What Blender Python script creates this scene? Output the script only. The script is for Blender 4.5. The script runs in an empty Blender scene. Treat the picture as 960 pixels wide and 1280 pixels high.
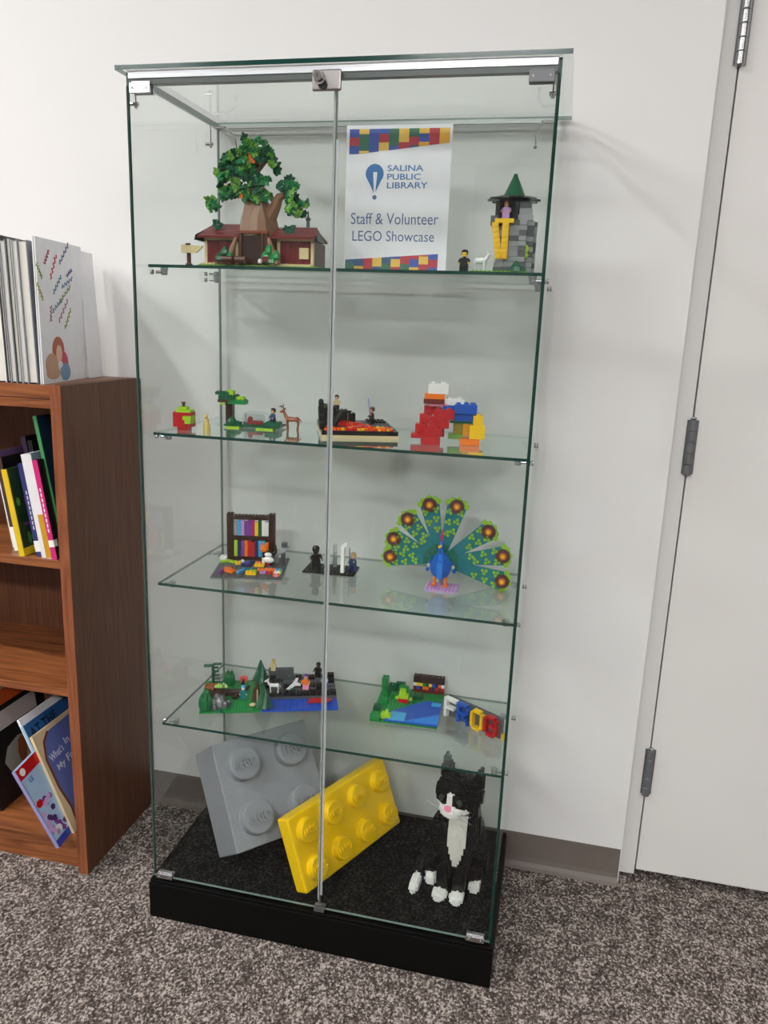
import bpy, bmesh, math, random
from math import sin, cos, pi, radians as R
from mathutils import Vector, Matrix, noise
random.seed(7)
S = bpy.context.scene
COL = S.collection

# ------------------------------------------------------------------ camera
CX, CY, CZ, YAW, PITCH, ROLL, FPX = 0.83658, -1.42747, 1.37416, 0.217386, -0.232262, 0.038469, 972.315
cam = bpy.data.objects.new('camera', bpy.data.cameras.new('camera'))
fwd = Vector((-sin(YAW)*cos(PITCH), cos(YAW)*cos(PITCH), sin(PITCH)))
rgt = Vector((cos(YAW), sin(YAW), 0)); upv = rgt.cross(fwd)
r2 = rgt*cos(ROLL)+upv*sin(ROLL); u2 = -rgt*sin(ROLL)+upv*cos(ROLL)
m = Matrix((r2, u2, -fwd)).transposed().to_4x4(); m.translation = (CX, CY, CZ)
cam.matrix_world = m
cam.data.sensor_fit = 'HORIZONTAL'; cam.data.sensor_width = 36; cam.data.lens = FPX/960*36
cam.data.clip_start = .02
COL.objects.link(cam); S.camera = cam

# ------------------------------------------------------------------ world, exposure, lamps' strengths
S.view_settings.view_transform = 'Standard'; S.view_settings.look = 'None'
S.view_settings.exposure = 0.03; S.view_settings.gamma = 1.0; S.view_settings.use_curve_mapping = False
w = bpy.data.worlds.new('world'); S.world = w; w.use_nodes = True
w.node_tree.nodes['Background'].inputs[0].default_value = (1, 1, 1, 1)
w.node_tree.nodes['Background'].inputs[1].default_value = 0.1
S.cycles.transparent_max_bounces = 40; S.cycles.max_bounces = 10; S.cycles.diffuse_bounces = 5
S.cycles.glossy_bounces = 5; S.cycles.transmission_bounces = 8
S.cycles.use_denoising = True; S.cycles.sample_clamp_indirect = 6
CEIL = 3.6
# ceiling light panels: x, y, half width, half depth, strength, label
LAMPS = [(-2.9, -1.45, .12, .12, 560, 'small square ceiling downlight farthest up to the left of the display case'),
         (-1.5, -1.5, .12, .12, 260, 'small square ceiling downlight above the bookcase side, nearer the display case'),
         (0.1, -2.3, .60, .30, 9, 'long ceiling light panel above the open floor before the display case'),
         (3.0, -2.3, .60, .30, 12, 'long ceiling light panel on the side of the white door'),
         (-2.9, -4.8, .60, .30, 46, 'long ceiling light panel at the far end on the bookcase side'),
         (0.1, -4.8, .60, .30, 60, 'long ceiling light panel at the far end facing the display case'),
         (3.0, -4.8, .60, .30, 56, 'long ceiling light panel at the far end on the door side')]

# ------------------------------------------------------------------ helpers
def srgb(c):
    return tuple(((x/255)/12.92 if x/255 <= .04045 else ((x/255+.055)/1.055)**2.4) for x in c)+(1,)
_m = {}
def plas(name, c=(), rough=.28, metal=0, spec=.5, bump=0):
    if name in _m: return _m[name]
    mt = bpy.data.materials.new(name); mt.use_nodes = True; nt = mt.node_tree
    b = nt.nodes['Principled BSDF']
    b.inputs['Roughness'].default_value = rough; b.inputs['Metallic'].default_value = metal
    b.inputs['Specular IOR Level'].default_value = spec
    # slight procedural tone variation
    n = nt.nodes.new('ShaderNodeTexNoise'); n.inputs['Scale'].default_value = 30
    tc = nt.nodes.new('ShaderNodeTexCoord'); nt.links.new(tc.outputs['Object'], n.inputs['Vector'])
    mx = nt.nodes.new('ShaderNodeMix'); mx.data_type = 'RGBA'
    k = srgb(c); mx.inputs['A'].default_value = tuple(min(1, v*.93) for v in k[:3])+(1,); mx.inputs['B'].default_value = tuple(min(1, v*1.05) for v in k[:3])+(1,)
    nt.links.new(n.outputs['Fac'], mx.inputs['Factor']); nt.links.new(mx.outputs['Result'], b.inputs['Base Color'])
    if bump:
        bp = nt.nodes.new('ShaderNodeBump'); bp.inputs['Strength'].default_value = bump; bp.inputs['Distance'].default_value = .002
        n2 = nt.nodes.new('ShaderNodeTexNoise'); n2.inputs['Scale'].default_value = 260
        nt.links.new(tc.outputs['Object'], n2.inputs['Vector']); nt.links.new(n2.outputs['Fac'], bp.inputs['Height']); nt.links.new(bp.outputs['Normal'], b.inputs['Normal'])
    _m[name] = mt; return mt

def tag(o, label=None, cat=None, group=None, kind=None):
    if label: o['label'] = label
    if cat: o['category'] = cat
    if group: o['group'] = group
    if kind: o['kind'] = kind
    return o
def empty(name, label, cat, loc=(0, 0, 0), rz=0, group=None):
    o = bpy.data.objects.new(name, None); COL.objects.link(o); o.location = loc; o.rotation_euler = (0, 0, rz); o.empty_display_size = .02
    return tag(o, label, cat, group)

class MB:
    def __init__(s): s.v = []; s.f = []; s.mi = []; s.M = Matrix.Identity(4)
    def at(s, loc=(0, 0, 0), rot=(0, 0, 0)):
        from mathutils import Euler
        s.M = Matrix.Translation(loc) @ Euler(rot).to_matrix().to_4x4(); return s
    def add(s, vs, fs, m=0):
        k = len(s.v); s.v += [tuple(s.M @ Vector(v)) for v in vs]; s.f += [tuple(i+k for i in f) for f in fs]; s.mi += [m]*len(fs); return s
    def box(s, x0, x1, y0, y1, z0, z1, m=0):
        return s.add([(x0,y0,z0),(x1,y0,z0),(x1,y1,z0),(x0,y1,z0),(x0,y0,z1),(x1,y0,z1),(x1,y1,z1),(x0,y1,z1)],
                     [(0,3,2,1),(4,5,6,7),(0,1,5,4),(1,2,6,5),(2,3,7,6),(3,0,4,7)], m)
    def cb(s, x, y, z, sx, sy, sz, m=0): return s.box(x-sx/2, x+sx/2, y-sy/2, y+sy/2, z-sz/2, z+sz/2, m)
    def hexa(s, p, m=0): return s.add(p, [(0,3,2,1),(4,5,6,7),(0,1,5,4),(1,2,6,5),(2,3,7,6),(3,0,4,7)], m)
    def rings(s, rs, m=0, cap=True):
        n = len(rs[0]); vs = [p for r in rs for p in r]; fs = []
        for i in range(len(rs)-1):
            for j in range(n): fs.append((i*n+j, i*n+(j+1) % n, (i+1)*n+(j+1) % n, (i+1)*n+j))
        if cap: fs += [tuple(range(n-1, -1, -1)), tuple((len(rs)-1)*n+j for j in range(n))]
        return s.add(vs, fs, m)
    def lathe(s, x, y, prof, n=12, m=0, sy=1, ph=0):
        return s.rings([[(x+r*cos(2*pi*j/n+ph), y+sy*r*sin(2*pi*j/n+ph), z) for j in range(n)] for r, z in prof], m)
    def tube(s, pts, rad, n=8, m=0):
        pts = [Vector(p) for p in pts]
        if not hasattr(rad, '__len__'): rad = [rad]*len(pts)
        rs = []; ref = None
        for i, p in enumerate(pts):
            d = (pts[min(i+1, len(pts)-1)]-pts[max(i-1, 0)]).normalized()
            if ref is None: ref = Vector((0, 0, 1)) if abs(d.z) < .9 else Vector((1, 0, 0))
            a = d.cross(ref).normalized(); b = d.cross(a).normalized()
            ref = a.cross(d)
            rs.append([tuple(p+(a*cos(-2*pi*j/n)+b*sin(-2*pi*j/n))*rad[i]) for j in range(n)])
        return s.rings(rs, m)
    def ball(s, x, y, z, rx, ry=None, rz=None, n=10, k=6, m=0):
        ry = ry or rx; rz = rz or rx
        rs = [[(x+rx*sin(pi*i/k)*cos(2*pi*j/n), y+ry*sin(pi*i/k)*sin(2*pi*j/n), z-rz*cos(pi*i/k)) for j in range(n)] for i in range(1, k)]
        kk = len(rs)*n
        vs = [p for r in rs for p in r]+[(x, y, z-rz), (x, y, z+rz)]; fs = []
        for i in range(len(rs)-1):
            for j in range(n): fs.append((i*n+j, i*n+(j+1) % n, (i+1)*n+(j+1) % n, (i+1)*n+j))
        for j in range(n):
            fs.append((kk, (j+1) % n, j)); fs.append((kk+1, (len(rs)-1)*n+j, (len(rs)-1)*n+(j+1) % n))
        return s.add(vs, fs, m)
    def studs(s, x0, y0, z, nx, ny, u=.008, m=0, n=6):
        for i in range(nx):
            for j in range(ny):
                s.lathe(x0+(i+.5)*u, y0+(j+.5)*u, [(u*.3, z), (u*.3, z+u*.21)], n, m)
        return s
    def brick(s, x0, y0, z0, nx, ny, h=.0096, u=.008, m=0, st=True, n=6):
        g = .00015
        s.box(x0+g, x0+nx*u-g, y0+g, y0+ny*u-g, z0, z0+h-.0001, m)
        if st: s.studs(x0, y0, z0+h-.0001, nx, ny, u, m, n)
        return s
    def prism(s, poly, y0, y1, m=0):     # polygon in xz (counter-clockwise seen from -y), extruded along y
        n = len(poly)
        vs = [(x, y0, z) for x, z in poly]+[(x, y1, z) for x, z in poly]
        fs = [tuple(range(n)), tuple(range(2*n-1, n-1, -1))]+[(i, i+n, (i+1) % n+n, (i+1) % n) for i in range(n)]
        return s.add(vs, fs, m)
    def build(s, name, mats, parent=None, bevel=0, smooth=False, loc=None, rot=None):
        me = bpy.data.meshes.new(name); me.from_pydata(s.v, [], s.f); me.update()
        mats = mats if isinstance(mats, (list, tuple)) else [mats]
        for q in mats: me.materials.append(q)
        if len(mats) > 1: me.polygons.foreach_set('material_index', s.mi)
        if smooth: me.shade_smooth() if hasattr(me, 'shade_smooth') else None
        o = bpy.data.objects.new(name, me); COL.objects.link(o)
        if parent: o.parent = parent
        if loc: o.location = loc
        if rot: o.rotation_euler = rot
        if bevel:
            b = o.modifiers.new('bevel', 'BEVEL'); b.width = bevel; b.segments = 2; b.limit_method = 'ANGLE'
        return o
def dup(o, loc=None, rot=None, parent='same', label=None):
    c = o.copy(); COL.objects.link(c)
    if parent != 'same': c.parent = parent
    if loc is not None: c.location = loc
    if rot is not None: c.rotation_euler = rot
    if label: c['label'] = label
    for ch in list(o.children): dup(ch, parent=c)
    return c

def text_obj(s, x, z, width, height, mat, parent, y=0, depth=.0002, bold=0, rot=0, name='lettering', M=None):
    """lettering in the xz plane, facing -y; x,z = lower left corner; scaled to width x height"""
    cu = bpy.data.curves.new('t', 'FONT'); cu.body = s; cu.size = 1; cu.extrude = .02; cu.offset = bold; cu.resolution_u = 3
    o = bpy.data.objects.new('t', cu); COL.objects.link(o)
    bpy.context.view_layer.update()
    me = bpy.data.meshes.new_from_object(o.evaluated_get(bpy.context.evaluated_depsgraph_get()))
    bpy.data.objects.remove(o)
    xs = [v.co.x for v in me.vertices]; ys = [v.co.y for v in me.vertices]
    x0, y0 = min(xs), min(ys); sx = width/(max(xs)-x0); sz = height/(max(ys)-y0)
    c, sn = cos(rot), sin(rot)
    for v in me.vertices:
        a = (v.co.x-x0)*sx; b = (v.co.y-y0)*sz; d = -(v.co.z+.02)/.04*depth
        p = Vector((x+a*c-b*sn, y+d, z+a*sn+b*c))
        v.co = M @ p if M else p
    me.materials.clear(); me.materials.append(mat)
    t = bpy.data.objects.new(name, me); COL.objects.link(t); t.parent = parent
    return t

# ------------------------------------------------------------------ palette
RED = plas('red plastic', (190, 22, 30)); DRED = plas('dark red plastic', (110, 28, 28)); YEL = plas('yellow plastic', (246, 200, 12))
BLU = plas('blue plastic', (10, 85, 190)); DBLU = plas('navy plastic', (28, 42, 95)); LBLU = plas('light blue plastic', (70, 165, 220))
GRN = plas('green plastic', (20, 135, 65)); DGRN = plas('dark green plastic', (12, 88, 56)); LIME = plas('lime plastic', (165, 205, 35))
ORG = plas('orange plastic', (240, 120, 20)); BRN = plas('brown plastic', (82, 45, 28)); DBRN = plas('dark brown plastic', (52, 28, 20))
TAN = plas('tan plastic', (214, 196, 150)); WHT = plas('white plastic', (240, 240, 236)); BLK = plas('black plastic', (9, 9, 10), .3, 0, .35)
GRY = plas('grey plastic', (150, 153, 156)); DGRY = plas('dark grey plastic', (85, 88, 92)); PUR = plas('purple plastic', (120, 60, 150))
LIL = plas('lilac plastic', (190, 150, 205)); PNK = plas('pink plastic', (240, 150, 180)); TEAL = plas('teal plastic', (10, 125, 125))
SKIN = plas('yellow skin plastic', (240, 200, 70)); PEACH = plas('light nougat plastic', (225, 170, 130)); REDB = plas('reddish brown plastic', (130, 70, 40))
BRNT = plas('trunk brown plastic', (138, 102, 76)); MAG = plas('magenta plastic', (180, 40, 110)); PGREEN = plas('pale green plastic', (165, 205, 130))
STEEL = plas('steel', (190, 190, 192), .25, 1); DSTEEL = plas('dark steel', (112, 114, 118), .45, .25); CHR = plas('chrome', (235, 235, 238), .08, 1)
ALU = plas('aluminium', (205, 207, 210), .35, .6); GUN = plas('gunmetal rail', (80, 86, 84), .4, .3)
BLKBASE = plas('black laminate', (5, 5, 5), .5, 0, .18)

def wall_mat(name, c, bump=.1):
    mt = plas(name, c, .75, 0, .25); nt = mt.node_tree; b = nt.nodes['Principled BSDF']
    for l in list(b.inputs['Base Color'].links): nt.links.remove(l)
    b.inputs['Base Color'].default_value = srgb(c)
    bp = nt.nodes.new('ShaderNodeBump'); bp.inputs['Strength'].default_value = bump; bp.inputs['Distance'].default_value = .001
    n2 = nt.nodes.new('ShaderNodeTexNoise'); n2.inputs['Scale'].default_value = 220; n2.inputs['Detail'].default_value = 4
    g = nt.nodes.new('ShaderNodeNewGeometry')
    nt.links.new(g.outputs['Position'], n2.inputs['Vector']); nt.links.new(n2.outputs['Fac'], bp.inputs['Height']); nt.links.new(bp.outputs['Normal'], b.inputs['Normal'])
    return mt
WALL = wall_mat('white wall paint', (232, 231, 230)); DOORM = wall_mat('white door paint', (228, 226, 223), .04); FRAMEM = wall_mat('door frame paint', (222, 221, 219), .04)
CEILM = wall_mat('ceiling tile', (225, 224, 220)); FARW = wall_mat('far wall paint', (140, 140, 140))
for q in (DOORM, FRAMEM): q.node_tree.nodes['Principled BSDF'].inputs['Roughness'].default_value = .5
BASEB = plas('taupe vinyl', (112, 102, 96), .5)

def carpet():
    mt = bpy.data.materials.new('mottled carpet'); mt.use_nodes = True; nt = mt.node_tree; N = nt.nodes; L = nt.links
    b = N['Principled BSDF']; b.inputs['Roughness'].default_value = 1; b.inputs['Specular IOR Level'].default_value = .1
    g = N.new('ShaderNodeNewGeometry')
    mp = N.new('ShaderNodeMapping'); mp.inputs['Rotation'].default_value = (0, 0, .1); mp.inputs['Scale'].default_value = (1, .8, 1); L.new(g.outputs['Position'], mp.inputs['Vector'])
    n1 = N.new('ShaderNodeTexNoise'); n1.inputs['Scale'].default_value = 145; n1.inputs['Detail'].default_value = 4; n1.inputs['Roughness'].default_value = .7; L.new(mp.outputs[0], n1.inputs['Vector'])
    v = N.new('ShaderNodeTexVoronoi'); v.inputs['Scale'].default_value = 260; L.new(mp.outputs[0], v.inputs['Vector'])
    n2 = N.new('ShaderNodeTexNoise'); n2.inputs['Scale'].default_value = 26; n2.inputs['Detail'].default_value = 2; L.new(mp.outputs[0], n2.inputs['Vector'])
    s = N.new('ShaderNodeSeparateColor'); L.new(v.outputs['Color'], s.inputs[0])
    a = N.new('ShaderNodeMath'); a.operation = 'MULTIPLY_ADD'; L.new(s.outputs[0], a.inputs[0]); a.inputs[1].default_value = .32; L.new(n1.outputs['Fac'], a.inputs[2])
    a2 = N.new('ShaderNodeMath'); a2.operation = 'MULTIPLY_ADD'; L.new(n2.outputs['Fac'], a2.inputs[0]); a2.inputs[1].default_value = .35; L.new(a.outputs[0], a2.inputs[2])
    cr = N.new('ShaderNodeValToRGB'); e = cr.color_ramp.elements
    e[0].position = .62; e[0].color = srgb((58, 50, 47)); e[1].position = 1.05; e[1].color = srgb((190, 179, 172))
    k = e.new(.76); k.color = srgb((84, 75, 71)); k = e.new(.89); k.color = srgb((122, 112, 106))
    L.new(a2.outputs[0], cr.inputs[0]); L.new(cr.outputs[0], b.inputs['Base Color'])
    bp = N.new('ShaderNodeBump'); bp.inputs['Strength'].default_value = .9; bp.inputs['Distance'].default_value = .004
    L.new(a.outputs[0], bp.inputs['Height']); L.new(bp.outputs[0], b.inputs['Normal'])
    return mt
def wood(name, vec, c0, c1, c2, rough=.38):
    mt = bpy.data.materials.new(name); mt.use_nodes = True; nt = mt.node_tree; N = nt.nodes; L = nt.links
    b = N['Principled BSDF']; b.inputs['Roughness'].default_value = rough
    g = N.new('ShaderNodeNewGeometry'); mp = N.new('ShaderNodeMapping'); mp.inputs['Scale'].default_value = vec; L.new(g.outputs['Position'], mp.inputs['Vector'])
    n0 = N.new('ShaderNodeTexNoise'); n0.inputs['Scale'].default_value = 2.2; n0.inputs['Detail'].default_value = 2; L.new(mp.outputs[0], n0.inputs['Vector'])
    wv = N.new('ShaderNodeMath'); wv.operation = 'MULTIPLY'; wv.inputs[1].default_value = 24; L.new(n0.outputs['Fac'], wv.inputs[0])
    fr = N.new('ShaderNodeMath'); fr.operation = 'PINGPONG'; fr.inputs[1].default_value = 1; L.new(wv.outputs[0], fr.inputs[0])
    n1 = N.new('ShaderNodeTexNoise'); n1.inputs['Scale'].default_value = 14; n1.inputs['Detail'].default_value = 6; n1.inputs['Roughness'].default_value = .7; L.new(mp.outputs[0], n1.inputs['Vector'])
    a = N.new('ShaderNodeMath'); a.operation = 'MULTIPLY_ADD'; a.inputs[1].default_value = .35; L.new(fr.outputs[0], a.inputs[0]); L.new(n1.outputs['Fac'], a.inputs[2])
    cr = N.new('ShaderNodeValToRGB'); e = cr.color_ramp.elements; e[0].position = .35; e[0].color = srgb(c0); e[1].position = .95; e[1].color = srgb(c2)
    k = e.new(.62); k.color = srgb(c1); L.new(a.outputs[0], cr.inputs[0]); L.new(cr.outputs[0], b.inputs['Base Color'])
    bp = N.new('ShaderNodeBump'); bp.inputs['Strength'].default_value = .15; bp.inputs['Distance'].default_value = .001; L.new(a.outputs[0], bp.inputs['Height']); L.new(bp.outputs[0], b.inputs['Normal'])
    return mt
WOODV_SHADED = wood('shaded oak veneer upright grain', (9, 9, .35), (78, 44, 26), (94, 56, 34), (108, 68, 43), .5)  # same oak as the front edges; the side's shade is painted in as darker brown
WOODH = wood('oak veneer level grain', (.45, 5, 6), (96, 50, 26), (132, 76, 42), (156, 96, 56))
WOODE_LIT = wood('lit oak edge grain', (7, 7, .5), (106, 56, 32), (134, 76, 46), (150, 88, 56))  # same oak again, with the light on the front edges painted in as orange

def glassmat(name, tint, gain=1.5):
    mt = bpy.data.materials.new(name); mt.use_nodes = True; nt = mt.node_tree; N = nt.nodes; L = nt.links
    N.remove(N['Principled BSDF']); out = N['Material Output']
    tr = N.new('ShaderNodeBsdfTransparent'); gl = N.new('ShaderNodeBsdfGlossy'); gl.inputs['Roughness'].default_value = 0.01; gl.inputs['Color'].default_value = (.95, 1, .98, 1)
    g = N.new('ShaderNodeNewGeometry'); f = N.new('ShaderNodeFresnel'); f.inputs['IOR'].default_value = 1.5
    m1 = N.new('ShaderNodeMath'); m1.operation = 'SUBTRACT'; m1.inputs[0].default_value = 1; L.new(g.outputs['Backfacing'], m1.inputs[1])
    m2 = N.new('ShaderNodeMath'); m2.operation = 'MULTIPLY'; L.new(f.outputs[0], m2.inputs[0]); L.new(m1.outputs[0], m2.inputs[1])
    m3 = N.new('ShaderNodeMath'); m3.operation = 'MULTIPLY'; m3.use_clamp = True; L.new(m2.outputs[0], m3.inputs[0]); m3.inputs[1].default_value = gain
    mc = N.new('ShaderNodeMix'); mc.data_type = 'RGBA'; mc.inputs['A'].default_value = tint+(1,); mc.inputs['B'].default_value = (1, 1, 1, 1)
    L.new(g.outputs['Backfacing'], mc.inputs['Factor']); L.new(mc.outputs['Result'], tr.inputs[0])
    mx = N.new('ShaderNodeMixShader'); L.new(m3.outputs[0], mx.inputs[0]); L.new(tr.outputs[0], mx.inputs[1]); L.new(gl.outputs[0], mx.inputs[2]); L.new(mx.outputs[0], out.inputs[0])
    return mt
GLASS = glassmat('clear glass', (.915, .938, .925), 1.15); SGLASS = glassmat('shelf glass', (.90, .945, .925), 1.7); CLEAR = glassmat('clear plastic', (.78, .81, .82), 3)
def edgemat():
    mt = plas('glass edge', (14, 62, 54), .12); return mt
GEDGE = edgemat()
GEDGEL = plas('pale glass edge', (112, 130, 124), .2)
def sealmat():
    mt = bpy.data.materials.new('frosted plastic seal'); mt.use_nodes = True; nt = mt.node_tree; N = nt.nodes; L = nt.links
    b = N['Principled BSDF']; b.inputs['Base Color'].default_value = srgb((190, 194, 196)); b.inputs['Roughness'].default_value = .4
    tr = N.new('ShaderNodeBsdfTransparent'); mx = N.new('ShaderNodeMixShader'); mx.inputs[0].default_value = .5
    L.new(tr.outputs[0], mx.inputs[1]); L.new(b.outputs[0], mx.inputs[2]); L.new(mx.outputs[0], N['Material Output'].inputs[0]); return mt
SEAL = sealmat()
def emis(name, c, s):
    mt = bpy.data.materials.new(name); mt.use_nodes = True; nt = mt.node_tree
    b = nt.nodes['Principled BSDF']; b.inputs['Base Color'].default_value = (1, 1, 1, 1)
    b.inputs['Emission Color'].default_value = c+(1,); b.inputs['Emission Strength'].default_value = s; return mt

# ------------------------------------------------------------------ the room
DW = 0.4143
def struct(name, mb, mt, **k): return tag(mb.build(name, mt, **k), kind='structure')
struct('floor', MB().box(-6, 4.5, -7.5, .75, -.05, 0), carpet())
struct('ceiling', MB().box(-6, 4.5, -7.5, .75, CEIL, CEIL+.05), CEILM)
struct('wall_back', MB().box(-6, 1.087, DW, DW+.2, 0, CEIL).box(2.12, 4.5, DW, DW+.2, 0, CEIL).box(1.087, 2.12, DW, DW+.2, 2.14, CEIL), WALL)
struct('wall_left', MB().box(-6.05, -6, -7.5, .75, 0, CEIL), FARW)
struct('wall_right', MB().box(4.5, 4.55, -7.5, .75, 0, CEIL), FARW)
struct('wall_front', MB().box(-6, 4.5, -7.55, -7.5, 0, CEIL), FARW)
# vinyl cove base with a curled toe
bb = MB()
prof = [(0, .098), (-.0025, .098), (-.003, .028), (-.005, .016), (-.011, .006), (-.018, .001), (-.018, 0), (0, 0)]
for xa, xb in ((-6, 1.084), (2.13, 4.5)):
    bb.rings([[(x, DW+a, z) for a, z in prof] for x in (xa, xb)])
struct('baseboard_back', bb, BASEB)
# door frame and leaf
FY = .444
struct('trim_1', MB().box(1.083, 1.128, FY, .62, .012, 2.14).box(2.07, 2.12, FY, .62, .012, 2.14).box(1.128, 2.07, FY, .62, 2.095, 2.14).box(1.128, 1.14, FY+.045, .62, .012, 2.1), FRAMEM, bevel=.0015)
door = struct('door_1', MB().box(1.1315, 2.067, FY+.001, FY+.045, .028, 2.092), DOORM)
hx, hy = 1.1298, FY-.007
for i, z in enumerate((1.985, 1.136, .312)):
    h = MB().box(-.012, .0, .0045, .0068, -.062, .062).box(.001, .013, .0045, .0068, -.062, .062).lathe(0, 0, [(.004, -.0655), (.004, .0655)], 10).build('hinge', DSTEEL, door, loc=(hx, hy, z))
    h['label'] = 'dull steel butt hinge'
    for k in range(5):
        zz = -.0635+k*.0254
        MB().lathe(0, 0, [(.0078, zz), (.009, zz+.0012), (.009, zz+.0235), (.0078, zz+.0248)], 14).build('knuckle', STEEL if i == 0 else DSTEEL, h)
    MB().ball(0, 0, .066, .0075, .0075, .004).build('pin_cap', STEEL, h)
# light panels in the ceiling
for i, (x, y, a, b, s, lab) in enumerate(LAMPS):
    t = empty('ceiling_light', lab, 'ceiling light', (x, y, CEIL), 0, 'recessed ceiling light panels')
    MB().box(-a-.02, a+.02, -b-.02, -b, -.02, 0).box(-a-.02, a+.02, b, b+.02, -.02, 0).box(-a-.02, -a, -b, b, -.02, 0).box(a, a+.02, -b, b, -.02, 0).build('frame', ALU, t)
    MB().box(-a, a, -b, b, -.012, -.001).build('diffuser', emis('lit diffuser %d' % i, (1, .995, .985), s), t)

# ------------------------------------------------------------------ display case
W, D, H, HB = .79, .3978, 1.8244, .1035
case = empty('display_case', 'tall frameless glass display case with four shelves on a black base', 'display case', (0, 0, 0))
def pane(name, x0, x1, y0, y1, z0, z1, axis, parent, g=GLASS, e=GEDGE, e2=None):
    """glass slab: the two faces across `axis` are glass, the rest polished green edge"""
    mb = MB(); vs = [(x0,y0,z0),(x1,y0,z0),(x1,y1,z0),(x0,y1,z0),(x0,y0,z1),(x1,y0,z1),(x1,y1,z1),(x0,y1,z1)]
    fs = [(0,3,2,1),(4,5,6,7),(0,1,5,4),(1,2,6,5),(2,3,7,6),(3,0,4,7)]; ax = [2, 2, 1, 0, 1, 0]
    for f, a, i in zip(fs, ax, range(6)):
        mb.add(vs, [f], 0 if a == axis else (2 if i == 4 else 1))
    o = mb.build(name, [g, e, e2 or GEDGEL], parent); bm = bmesh.new(); bm.from_mesh(o.data); bmesh.ops.remove_doubles(bm, verts=bm.verts, dist=1e-6); bm.to_mesh(o.data); bm.free()
    return o
MB().box(-.006, W+.006, -.008, D+.004, 0, HB-.012).build('base', BLKBASE, case, bevel=.0012)
MB().box(-.004, W+.004, -.006, D+.002, HB-.012, HB-.004).build('base_trim', BLKBASE, case, bevel=.001)
MB().box(.007, W-.007, .009, D-.007, HB-.004, HB).build('deck_panel', plas('black felt', (7, 8, 8), .8, 0, .12, .12), case)['label'] = 'black felt deck board'
ZT = H-.009
pane('side_panel', 0, .006, .007, D, HB-.004, ZT, 0, case)
pane('side_panel', W-.006, W, .007, D, HB-.004, ZT, 0, case)
pane('back_panel', .0065, W-.0065, D-.006, D, HB-.004, ZT, 1, case, e=GEDGEL)
pane('top_panel', -.016, W+.016, -.005, D+.006, H-.008, H, 2, case)
# doors
XM = .408
d1 = pane('glass_door', .003, XM-.0015, 0, .006, HB+.004, H-.034, 1, case, e=GEDGEL)
d2 = pane('glass_door', XM+.0015, W-.003, 0, .006, HB+.004, H-.034, 1, case, e=GEDGEL)
MB().box(XM-.0065, XM-.001, .0062, .008, HB+.02, H-.05).box(XM-.0014, XM-.0004, -.001, .0062, HB+.02, H-.05).build('door_seal', SEAL, d1)
MB().box(XM+.0015, XM+.0065, -.0012, -.0002, HB+.04, H-.13).build('seal_strip', SEAL, d2)
# header rails below the top panel
MB().box(.007, W-.007, .001, .02, H-.021, H-.0085).build('header_rail', ALU, case)
MB().box(.007, W-.007, .003, .018, H-.031, H-.0212).build('door_channel', GUN, case)
MB().box(.007, .013, .02, D-.007, H-.02, H-.0085).box(W-.013, W-.007, .02, D-.007, H-.02, H-.0085).box(.013, W-.013, D-.014, D-.0065, H-.017, H-.0085).build('top_channel', plas('brushed channel', (165, 170, 168), .35, .5), case)
def clampb(x0, x1, z0, z1, mt, lab=None):
    o = MB().box(x0, x1, -.006, -.0003, z0, z1).box(x0, x1, .0063, .012, z0, z1).box(x0+.002, x1-.002, -.0003, .0063, z1-.004, z1+.004).build('pivot_clamp', mt, case, bevel=.0008)
    for xx in (x0+.007, x1-.007):
        MB().at((xx, -.006, (z0+z1)/2), (pi/2, 0, 0)).lathe(0, 0, [(.0022, 0), (.0022, .0008)], 8).build('screw', CHR, o)
    return o
clampb(.012, .054, H-.048, H-.030, STEEL); clampb(.738, .780, H-.048, H-.030, DSTEEL)
clampb(.012, .052, HB+.003, HB+.014, STEEL); clampb(.736, .776, HB+.003, HB+.014, STEEL)
# lock
lk = MB().box(.365, .4175, -.008, -.0005, H-.053, H-.0185).build('lock_plate', plas('brushed nickel', (150, 146, 144), .32, 1), case, bevel=.003)
for z in (0,):
    MB().at((.381, -.008, H-.034), (pi/2, 0, 0)).lathe(0, 0, [(.0105, 0), (.0105, .006), (.0085, .007), (.0085, .018), (.0075, .0195)], 18).build('lock_cylinder', CHR, lk, smooth=False)
    MB().at((.381, -.0276, H-.034), (pi/2, 0, 0)).cb(0, 0, 0, .0018, .007, .0012).build('key_slot', BLK, lk)
    MB().at((.386, -.0085, H-.044), (pi/2, 0, 0)).lathe(0, 0, [(.008, 0), (.008, .004)], 14).build('cam_washer', BLK, lk)
MB().box(XM-.012, XM+.012, -.004, .012, HB-.003, HB+.010).box(XM-.009, XM+.009, -.004, -.0005, HB+.010, HB+.018).build('door_catch', plas('catch steel', (130, 132, 134), .3, .8), case, bevel=.001)
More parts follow.
